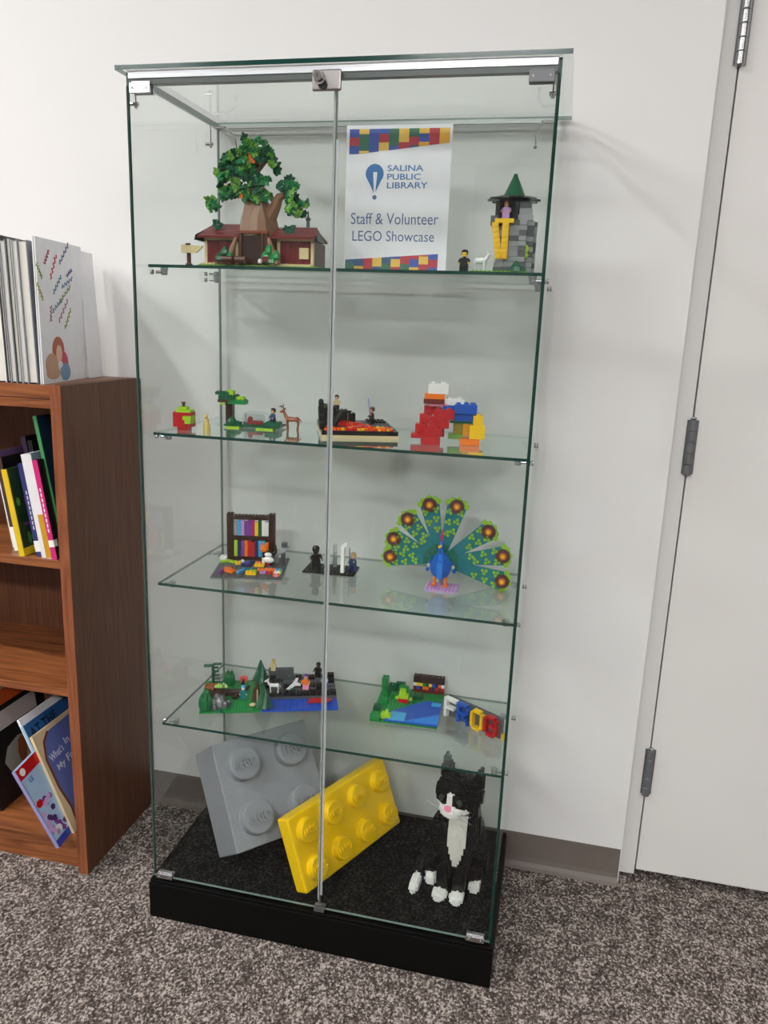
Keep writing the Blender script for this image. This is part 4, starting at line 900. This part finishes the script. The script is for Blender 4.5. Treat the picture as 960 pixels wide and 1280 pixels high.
catm = {'tail_tip': WHT, 'paw': WHT, 'hind_paw': WHT, 'ear': BLK, 'muzzle': WHT, 'nose': PNK, 'blaze': WHT, 'cheek': WHT, 'head': BLK, 'chest': plas('warm white plastic', (222, 220, 212)), 'body': BLK, 'front_leg': BLK, 'hind_leg': BLK, 'tail': BLK}
grp = {}
for (i, j, k), c_ in cells.items():
    nm = c_; 
    if c_ in ('paw', 'hind_paw', 'ear', 'front_leg', 'hind_leg', 'cheek'): nm = (c_, i >= 0)
    grp.setdefault(nm, []).append((i, j, k))
dirs = [((1,0,0),[(1,0,0),(1,1,0),(1,1,1),(1,0,1)]),((-1,0,0),[(0,0,0),(0,0,1),(0,1,1),(0,1,0)]),((0,1,0),[(0,1,0),(0,1,1),(1,1,1),(1,1,0)]),((0,-1,0),[(0,0,0),(1,0,0),(1,0,1),(0,0,1)]),((0,0,1),[(0,0,1),(1,0,1),(1,1,1),(0,1,1)]),((0,0,-1),[(0,0,0),(0,1,0),(1,1,0),(1,0,0)])]
for nm, cl in grp.items():
    mb = MB(); base = nm if isinstance(nm, str) else nm[0]
    for (i, j, k) in cl:
        g_ = .0002*((i*7+j*13+k*5) % 3)
        for d_, q in dirs:
            if (i+d_[0], j+d_[1], k+d_[2]) in cells and cells[(i+d_[0], j+d_[1], k+d_[2])] == cells[(i, j, k)]: continue
            mb.add([((i+a)*cu, (j+b)*cu, (k+c)*cz_) for a, b, c in q], [(0, 1, 2, 3)])
        if (i, j, k+1) not in cells and i % 2 == 0 and j % 2 == 0: mb.lathe((i+.5)*cu, (j+.5)*cu, [(.0018, (k+1)*cz_), (.0018, (k+1)*cz_+.001)], 5)
    mb.build(base, catm[base], catO)
HM = Matrix.Translation((0, -.03, 0)) @ Matrix.Rotation(HY, 4, 'Z') @ Matrix.Translation((0, .03, 0))
for sx in (-1, 1):
    e_ = MB(); e_.M = HM @ Matrix.Translation((sx*.021, -.0775, .256)) @ Matrix.Rotation(pi/2, 4, 'X'); e_.lathe(0, 0, [(.0085, -.006), (.0085, .001), (.006, .003)], 12).build('eye', plas('cat eye plastic', (60, 66, 60), .1), catO)
    for a in (-.2, .15):
        e_ = MB(); e_.M = HM; e_.tube([(sx*.020, -.088, .232), (sx*.056, -.084, .232+.05*a)], .0006, 4).build('whisker', GRY, catO)

# ------------------------------------------------------------------ bookcase
BXR = -.2255; BYF = .077; BT_ = 1.226; BXL = -1.10
bc = empty('bookcase', 'oak veneer bookcase standing left of the display case', 'bookcase', (0, 0, 0))
MB().box(BXR-.026, BXR, BYF, DW-.012, 0, BT_-.0005).build('side_panel', WOODV_SHADED, bc, bevel=.001)
MB().box(BXR-.0262, BXR+.0002, BYF-.0012, BYF+.0002, 0, BT_).build('edge_band', WOODE_LIT, bc)
MB().box(BXL, BXL+.026, BYF, DW-.012, 0, BT_-.0005).build('side_panel', WOODV_SHADED, bc, bevel=.001)
x0, x1 = BXL+.0265, BXR-.0265
MB().box(x0, x1, BYF-.0005, DW-.012, BT_-.030, BT_-.0005).build('top_panel', WOODH, bc, bevel=.001); MB().box(x0, x1, BYF+.002, BYF+.022, BT_-.052, BT_-.0305).build('top_rail', WOODH, bc, bevel=.001)
MB().box(BXL, BXR, DW-.0115, DW-.003, .002, BT_-.002).build('back_panel', WOODV_SHADED, bc)
SH = (.826, .506, .107)
for z in SH: MB().box(x0, x1, BYF+.001, DW-.0125, z-.020, z).build('shelf', WOODH, bc, bevel=.001)
MB().box(x0, x1, BYF+.020, BYF+.038, 0, SH[2]-.0205).build('toe_kick', WOODH, bc)

PAGES = plas('page edges', (225, 222, 214), .8)
def book(name, label, loc, t, h, d, lean=0, yaw=0, spine=None, cover=None, pages_front=False, cat='book', group=None, band=None):
    """book standing on its tail: origin at front bottom right corner; thickness t to -x, depth d to +y, height h; lean tips the top to -x"""
    o = empty(name, label, cat, loc, 0, group); o.rotation_euler = (0, -lean, yaw)
    cover = cover or spine
    MB().box(-.0022, 0, 0, d, 0, h).build('cover', cover, o); MB().box(-t, -t+.0022, 0, d, 0, h).build('cover', cover, o)
    if pages_front:
        MB().box(-t+.0023, -.0023, .004, d-.002, .003, h-.003).build('pages', PAGES, o); MB().box(-t, 0, d, d+.002, 0, h).build('spine', spine, o)
    else:
        MB().box(-t+.0023, -.0023, .0023, d-.004, .003, h-.003).build('pages', PAGES, o); MB().box(-t, 0, -.0012, .0022, 0, h).build('spine', spine, o)
    if band: MB().box(-t-.0004, .0004, -.0018, .012, band[0], band[1]).build('spine_label', WHT, o)
    return o
def cov(o, d, h):   # places things on the right-hand (+x) cover: local (a along depth, b up) -> matrix for text
    return Matrix(((0, 0, 1, .0004), (1, 0, 0, 0), (0, 1, 0, 0), (0, 0, 0, 1)))
def on_cover(o, poly, mt, name='cover_print', t=.0004):
    n_ = len(poly); MB().add([(0.0001, a, b) for a, b in poly]+[(t, a, b) for a, b in poly], [tuple(range(n_-1, -1, -1)), tuple(range(n_, 2*n_))]+[(i, (i+1) % n_, (i+1) % n_+n_, i+n_) for i in range(n_)]).build(name, mt, o)
def cover_text(o, s_, a, b, w_, h_, mt, rot=0):
    M_ = Matrix(((0, -1, 0, .0006), (1, 0, 0, 0), (0, 0, 1, 0), (0, 0, 0, 1)))
    text_obj(s_, a, b, w_, h_, mt, o, rot=rot, M=M_, bold=.01)
# books on top (page edges forward), left to right
TOPB = [(-.360, .034, .30, plas('ivory cover', (235, 232, 225), .5), 'thick white hardback on the bookcase top, leftmost in view'),
        (-.3495, .009, .31, plas('charcoal cover', (52, 52, 58), .5), 'thin dark hardback on the bookcase top beside the thick white one'),
        (-.334, .014, .30, plas('grey cover', (150, 152, 160), .5), 'thin grey hardback on the bookcase top left of the dark green one'),
        (-.3205, .012, .305, plas('forest cover', (60, 66, 60), .5), 'thin dark green hardback on the bookcase top between grey books'),
        (-.305, .014, .30, plas('silver cover', (176, 178, 182), .5), 'pale grey hardback on the bookcase top near the white picture book'),
        (-.2815, .022, .30, plas('mid grey cover', (128, 130, 136), .5), 'mid grey hardback touching the white picture book on the bookcase top')]
for x, t, h, mt, lab in TOPB: book('hardback_book', lab, (x, BYF+.004, BT_), t, h, .20, R(1.2), R(10.5), mt, mt, True)
pb = book('picture_book', 'white picture book with a painted cover of a red haired child', (-.268, BYF+.004, BT_), .007, .308, .225, 0, R(10.5), plas('white cover', (240, 240, 244), .25), plas('white cover', ()), True)
# painted cover: scribbled handwriting strokes and child figure
prr = random.Random(4)
strokes = [(.035,.255,.035,.9,(190,80,120)),(.06,.225,.055,1.0,(215,60,90)),(.11,.262,.06,.75,(100,110,170)),(.02,.225,.03,2.2,(120,150,60)),(.07,.195,.05,.75,(90,140,170)),(.115,.21,.055,.4,(120,150,190)),(.10,.178,.06,.55,(140,160,90)),(.02,.18,.035,2.2,(170,160,60)),(.06,.155,.05,.5,(110,150,180)),(.09,.135,.06,.75,(190,110,150)),(.12,.12,.05,.9,(170,170,80)),(.05,.135,.03,1.4,(180,100,120)),(.14,.235,.03,.5,(150,120,180))]
for a, b, l, ang, c_ in strokes:
    mt = plas('ink %s' % (c_,), c_, .4); pts = []; l *= 1.15
    for k in range(14):
        s_ = k/13*l; w_ = .0045*sin(k*2.2+a*50)
        pts.append((.0003, a+s_*cos(ang)-w_*sin(ang), b+s_*sin(ang)+w_*cos(ang)))
    MB().tube(pts, .0016, 4).build('painted_stroke', mt, pb)
def disc(cx, cz, ra, rb, n=14): return [(cx+ra*cos(2*pi*j/n), cz+rb*sin(2*pi*j/n)) for j in range(n)]
on_cover(pb, disc(.080, .072, .030, .030), plas('ginger print', (176, 84, 48), .4)); on_cover(pb, disc(.082, .064, .015, .019), plas('face print', (232, 186, 160), .4), t=.0007)
on_cover(pb, disc(.045, .040, .032, .026), plas('fawn print', (196, 150, 120), .4), t=.0005); on_cover(pb, disc(.105, .042, .022, .026), plas('rose print', (200, 60, 90), .4), t=.0006)
on_cover(pb, disc(.110, .022, .026, .020), plas('denim print', (110, 150, 185), .4), t=.0007); on_cover(pb, disc(.050, .022, .034, .014), plas('fawn print', ()), t=.0008)
on_cover(pb, disc(.085, .040, .012, .008), plas('pale print', (225, 228, 232), .4), t=.0009)
on_cover(pb, disc(.072, .080, .018, .018), plas('ginger print', ()), t=.0006)
bl = empty('picture_book', 'second white picture book standing just behind the painted one', 'book', (-.300, .302, BT_), 0); bl.rotation_euler = (0, -R(2.5), R(12))
MB().box(-.0022, 0, 0, .085, 0, .300).build('cover', plas('white cover', ()), bl); MB().box(-.012, -.0098, 0, .085, 0, .300).build('cover', plas('white cover', ()), bl)
MB().box(-.0097, -.0023, .002, .084, .003, .297).build('pages', PAGES, bl); MB().box(-.012, 0, .085, .087, 0, .300).build('spine', plas('white cover', ()), bl)

# first shelf of books: leaning to the left
z = SH[0]+.0008
yc = plas('yellow cover', (225, 190, 30), .35); vc = plas('leafy cover', (40, 66, 40), .4); nv = plas('navy cover', (48, 52, 110), .35); wc = plas('white book cover', (228, 226, 228), .35); pkc = plas('pink spine', (205, 40, 120), .35); bkc = plas('black cover', (20, 20, 22), .35); gcv = plas('green spine', (70, 140, 85), .4); tcv = plas('dark teal cover', (22, 50, 70), .4); amber = plas('amber book cover', (200, 150, 30), .35); greyc = plas('bluish cover', (120, 140, 150), .35)
def leaning(label, xb, t, h, lean, spine, cover, d=.19, y=.010, band=None, name='paperback_book'):
    return book(name, label, (xb, BYF+y, z+.0005), t, h, d, lean, 0, spine, cover, band=band)
LEAN = R(9)
b1 = leaning('black paperback with a pink spine leaning on the upper bookshelf', -.2625, .013, .232, LEAN, pkc, bkc, y=.006, band=(.03, .046))
b2 = leaning('paperback with a half white, half amber spine left of the pink one', -.2775, .0135, .245, LEAN, wc, greyc, y=.008); MB().box(-.0139, .0003, -.0017, .002, .002, .105).build('spine_panel', amber, b2)
b3 = leaning('slim white paperback between the navy and the amber one', -.2925, .0125, .243, LEAN, wc, wc, y=.010)
b4 = leaning('navy blue paperback with a white call number label on the spine', -.3085, .0145, .220, LEAN, nv, nv, y=.016, band=(.012, .038))
b5 = leaning('yellow paperback with a dark leafy cover on the upper bookshelf', -.346, .0145, .205, LEAN, yc, vc, y=.004)
for k in range(16):
    a, b = prr.uniform(.01, .12), prr.uniform(.02, .19); on_cover(b5, disc(a, b, prr.uniform(.004, .012), prr.uniform(.004, .016), 7), plas('leaf print %d' % (k % 3), [(90, 150, 60), (24, 56, 30), (120, 60, 110)][k % 3], .4), 'leaf_print')
on_cover(b5, [(.0, .0), (.17, .0), (.17, .018), (.0, .018)], yc)
b6 = leaning('tall green spined hardback leaning against the bookcase side', -.2575+.006, .009, .330, R(10), gcv, tcv, d=.20, y=.030, name='hardback_book'); b6.location.x = -.2545
for o_, n_, mt, w_ in ((b1, 9, WHT, .0016), (b4, 8, plas('silver ink', (200, 205, 215), .4), .002), (b6, 12, plas('ink dark green', (20, 60, 34), .4), .0022)):
    for k in range(n_):
        zz = .065+k*.0118; MB().box(-.0082, -.0052, -.0018, -.0012, zz, zz+.0085).build('spine_print', mt, o_)
b7 = leaning('white and mauve paperback far left on the upper bookshelf', -.405, .016, .235, LEAN, wc, plas('mauve cover', (110, 80, 120), .4), y=.06); 
b8 = leaning('dark paperback behind the yellow one on the upper bookshelf', -.3625+.034, .012, .262, LEAN, plas('off black cover', (36, 32, 38), .4), bkc, y=.085, d=.15); b8.location.x = -.3285
b9 = leaning('tall cream spined book leaning behind the slim white one', -.2950, .014, .275, LEAN, plas('cream spine', (196, 180, 130), .4), plas('rusty cover', (120, 60, 40), .4), d=.12, y=.1)
b10 = leaning('dark mottled paperback with a mauve band behind the yellow spined one', -.3560, .012, .268, LEAN, plas('plum cover', (64, 42, 70), .4), bkc, y=.10, d=.14)
MB().box(-.0124, .0003, -.0017, .012, .15, .20).build('spine_panel', plas('mauve cover', ()), b10)
b11 = leaning('white footed paperback with a dark patterned spine at the left edge of the upper bookshelf', -.3800, .016, .225, LEAN, plas('umber spine', (70, 48, 44), .4), bkc, y=.035)
MB().box(-.0164, .0003, -.0017, .004, .002, .06).build('spine_panel', WHT, b11)
# two lying flat behind on top, cover forward
for (x_, y_, w_, h_, c1, lab, zz) in ((-.44, .36, .17, .24, (58, 44, 46), 'dark picture book standing face out at the back of the upper bookshelf', 0), ):
    o_ = empty('picture_book', lab, 'book', (x_, y_, z), 0); MB().box(0, w_, 0, .008, 0, h_+.03).build('cover', plas('dusky cover', c1, .4), o_)
    MB().box(.01, w_-.01, -.0008, 0, .17, .22).build('cover_print', plas('muted teal print', (84, 110, 108), .4), o_); MB().box(.0, w_, -.0008, 0, .15, .162).build('cover_print', plas('rust print', (160, 66, 30), .4), o_)
    MB().box(.02, w_-.04, -.0008, 0, .235, .255).build('cover_print', plas('moss print', (50, 70, 44), .4), o_)

# bottom shelf books
z = SH[2]+.0008
LN = R(22.5)
crm = plas('cream border cover', (222, 200, 160), .4); blu2 = plas('periwinkle print', (98, 112, 178), .4)
c1 = book('picture_book', 'cream edged picture book with a periwinkle cover on the bottom bookshelf', (-.2625, BYF+.008, z+.0005), .008, .270, .22, LN, 0, crm, crm)
on_cover(c1, [(.022, .02), (.200, .012), (.212, .25), (.16, .262), (.05, .258), (.026, .240), (.012, .20), (.014, .12), (.026, .06)], blu2)
on_cover(c1, [(.018, .02), (.024, .02), (.028, .06), (.017, .12), (.015, .20), (.029, .238), (.052, .256), (.05, .262), (.024, .243), (.008, .20), (.010, .12), (.021, .06)], plas('umber line print', (120, 70, 40), .4), t=.0005)
PL = plas('pale lettering', (214, 216, 230), .4)
cover_text(c1, "What's", .024, .185, .055, .020, PL, .12); cover_text(c1, 'In', .090, .200, .018, .018, PL, .1); cover_text(c1, 'My', .036, .150, .030, .022, PL, .1); cover_text(c1, 'Fa', .076, .158, .026, .020, PL, .1)
on_cover(c1, disc(.118, .085, .052, .048, 20), plas('olive disc print', (52, 80, 48), .4), t=.0006)
for k in range(8):
    a = 2*pi*k/8; on_cover(c1, disc(.118+.035*cos(a), .085+.030*sin(a), .010, .010, 9), plas('golden dot print', (190, 150, 50)) if k % 2 else plas('amber dot print', (170, 96, 40)), t=.0009)
c2 = book('picture_book', 'picture book with a red corner and purple patches in front on the bottom bookshelf', (-.2800, BYF-.012, z-.013), .010, .262, .20, LN, 0, plas('lilac spine', (150, 150, 200), .4), plas('sky cover', (166, 196, 226), .4))
c2.location = (-.2690, BYF-.045, z-.0050); c2.rotation_euler = (R(7), -R(22.5), 0); c2.scale = (1, 1, .87)
on_cover(c2, [(0, .228), (.20, .228), (.20, .262), (0, .262)], RED); on_cover(c2, [(0, 0), (.2, 0), (.2, .022), (0, .022)], plas('royal print', (50, 66, 160), .4))
on_cover(c2, disc(.017, .245, .009, .011, 12), WHT, t=.0007); cover_text(c2, 'LE', .022, .205, .014, .014, plas('royal print', ()))
for k in range(54):
    a, b = prr.uniform(.004, .12), prr.uniform(.03, .14); on_cover(c2, disc(a, b, .008, .009, 5), plas('violet print %d' % (k % 3), [(120, 60, 150), (80, 50, 110), (205, 160, 215)][k % 3], .4), t=.0005+.00002*k)
on_cover(c2, disc(.014, .140, .012, .012, 6), RED, t=.0012); on_cover(c2, disc(.024, .042, .014, .013, 10), plas('pale print', ()), t=.0012)
c3 = book('picture_book', 'blue picture book with dark capital letters behind the cream edged one', (-.2890, BYF+.030, z+.0005), .008, .285, .22, R(24.5), 0, plas('light blue spine', (150, 186, 210), .4), plas('deep blue cover', (44, 92, 150), .4))
cover_text(c3, 'AT THE', .012, .245, .105, .026, plas('midnight ink', (14, 24, 50), .4), .05)
c4 = book('picture_book', 'white backed picture book behind the blue one on the bottom bookshelf', (-.2990, BYF+.034, z+.0005), .007, .300, .22, R(24), 0, plas('white cover', ()), plas('white cover', ()))
c5 = book('picture_book', 'orange topped black picture book with a white title box on the bottom bookshelf', (-.495, BYF+.035, z+.0005), .03, .31, .225, R(6), R(0), plas('black cover', ()), plas('black cover', ()))
on_cover(c5, [(0, .27), (.23, .27), (.23, .31), (0, .31)], plas('burnt orange print', (190, 80, 30), .4)); on_cover(c5, [(.01, .205), (.19, .205), (.19, .255), (.01, .255)], plas('dove print', (186, 178, 176), .4))
on_cover(c5, disc(.10, .115, .06, .05, 8), plas('stone print', (140, 140, 132), .4)); on_cover(c5, disc(.11, .12, .018, .04, 8), plas('umber line print', ()), t=.0008)

# countable repeats share a group
for o_ in list(COL.objects):
    if o_.parent is None and 'label' in o_:
        n_ = o_.name.split('.')[0]; lab = o_['label']
        if o_.get('category') == 'book':
            o_['group'] = 'books on top of the bookcase' if o_.location.z > 1 else ('books on the upper bookshelf' if o_.location.z > .6 else 'books on the bottom bookshelf')
        elif n_ == 'toy_figure': o_['group'] = 'small toy figures in the brick scenes'
        elif n_ == 'giant_brick': o_['group'] = 'giant toy bricks on the case floor'
        elif n_ == 'toy_horse': o_['group'] = 'small white toy horses'
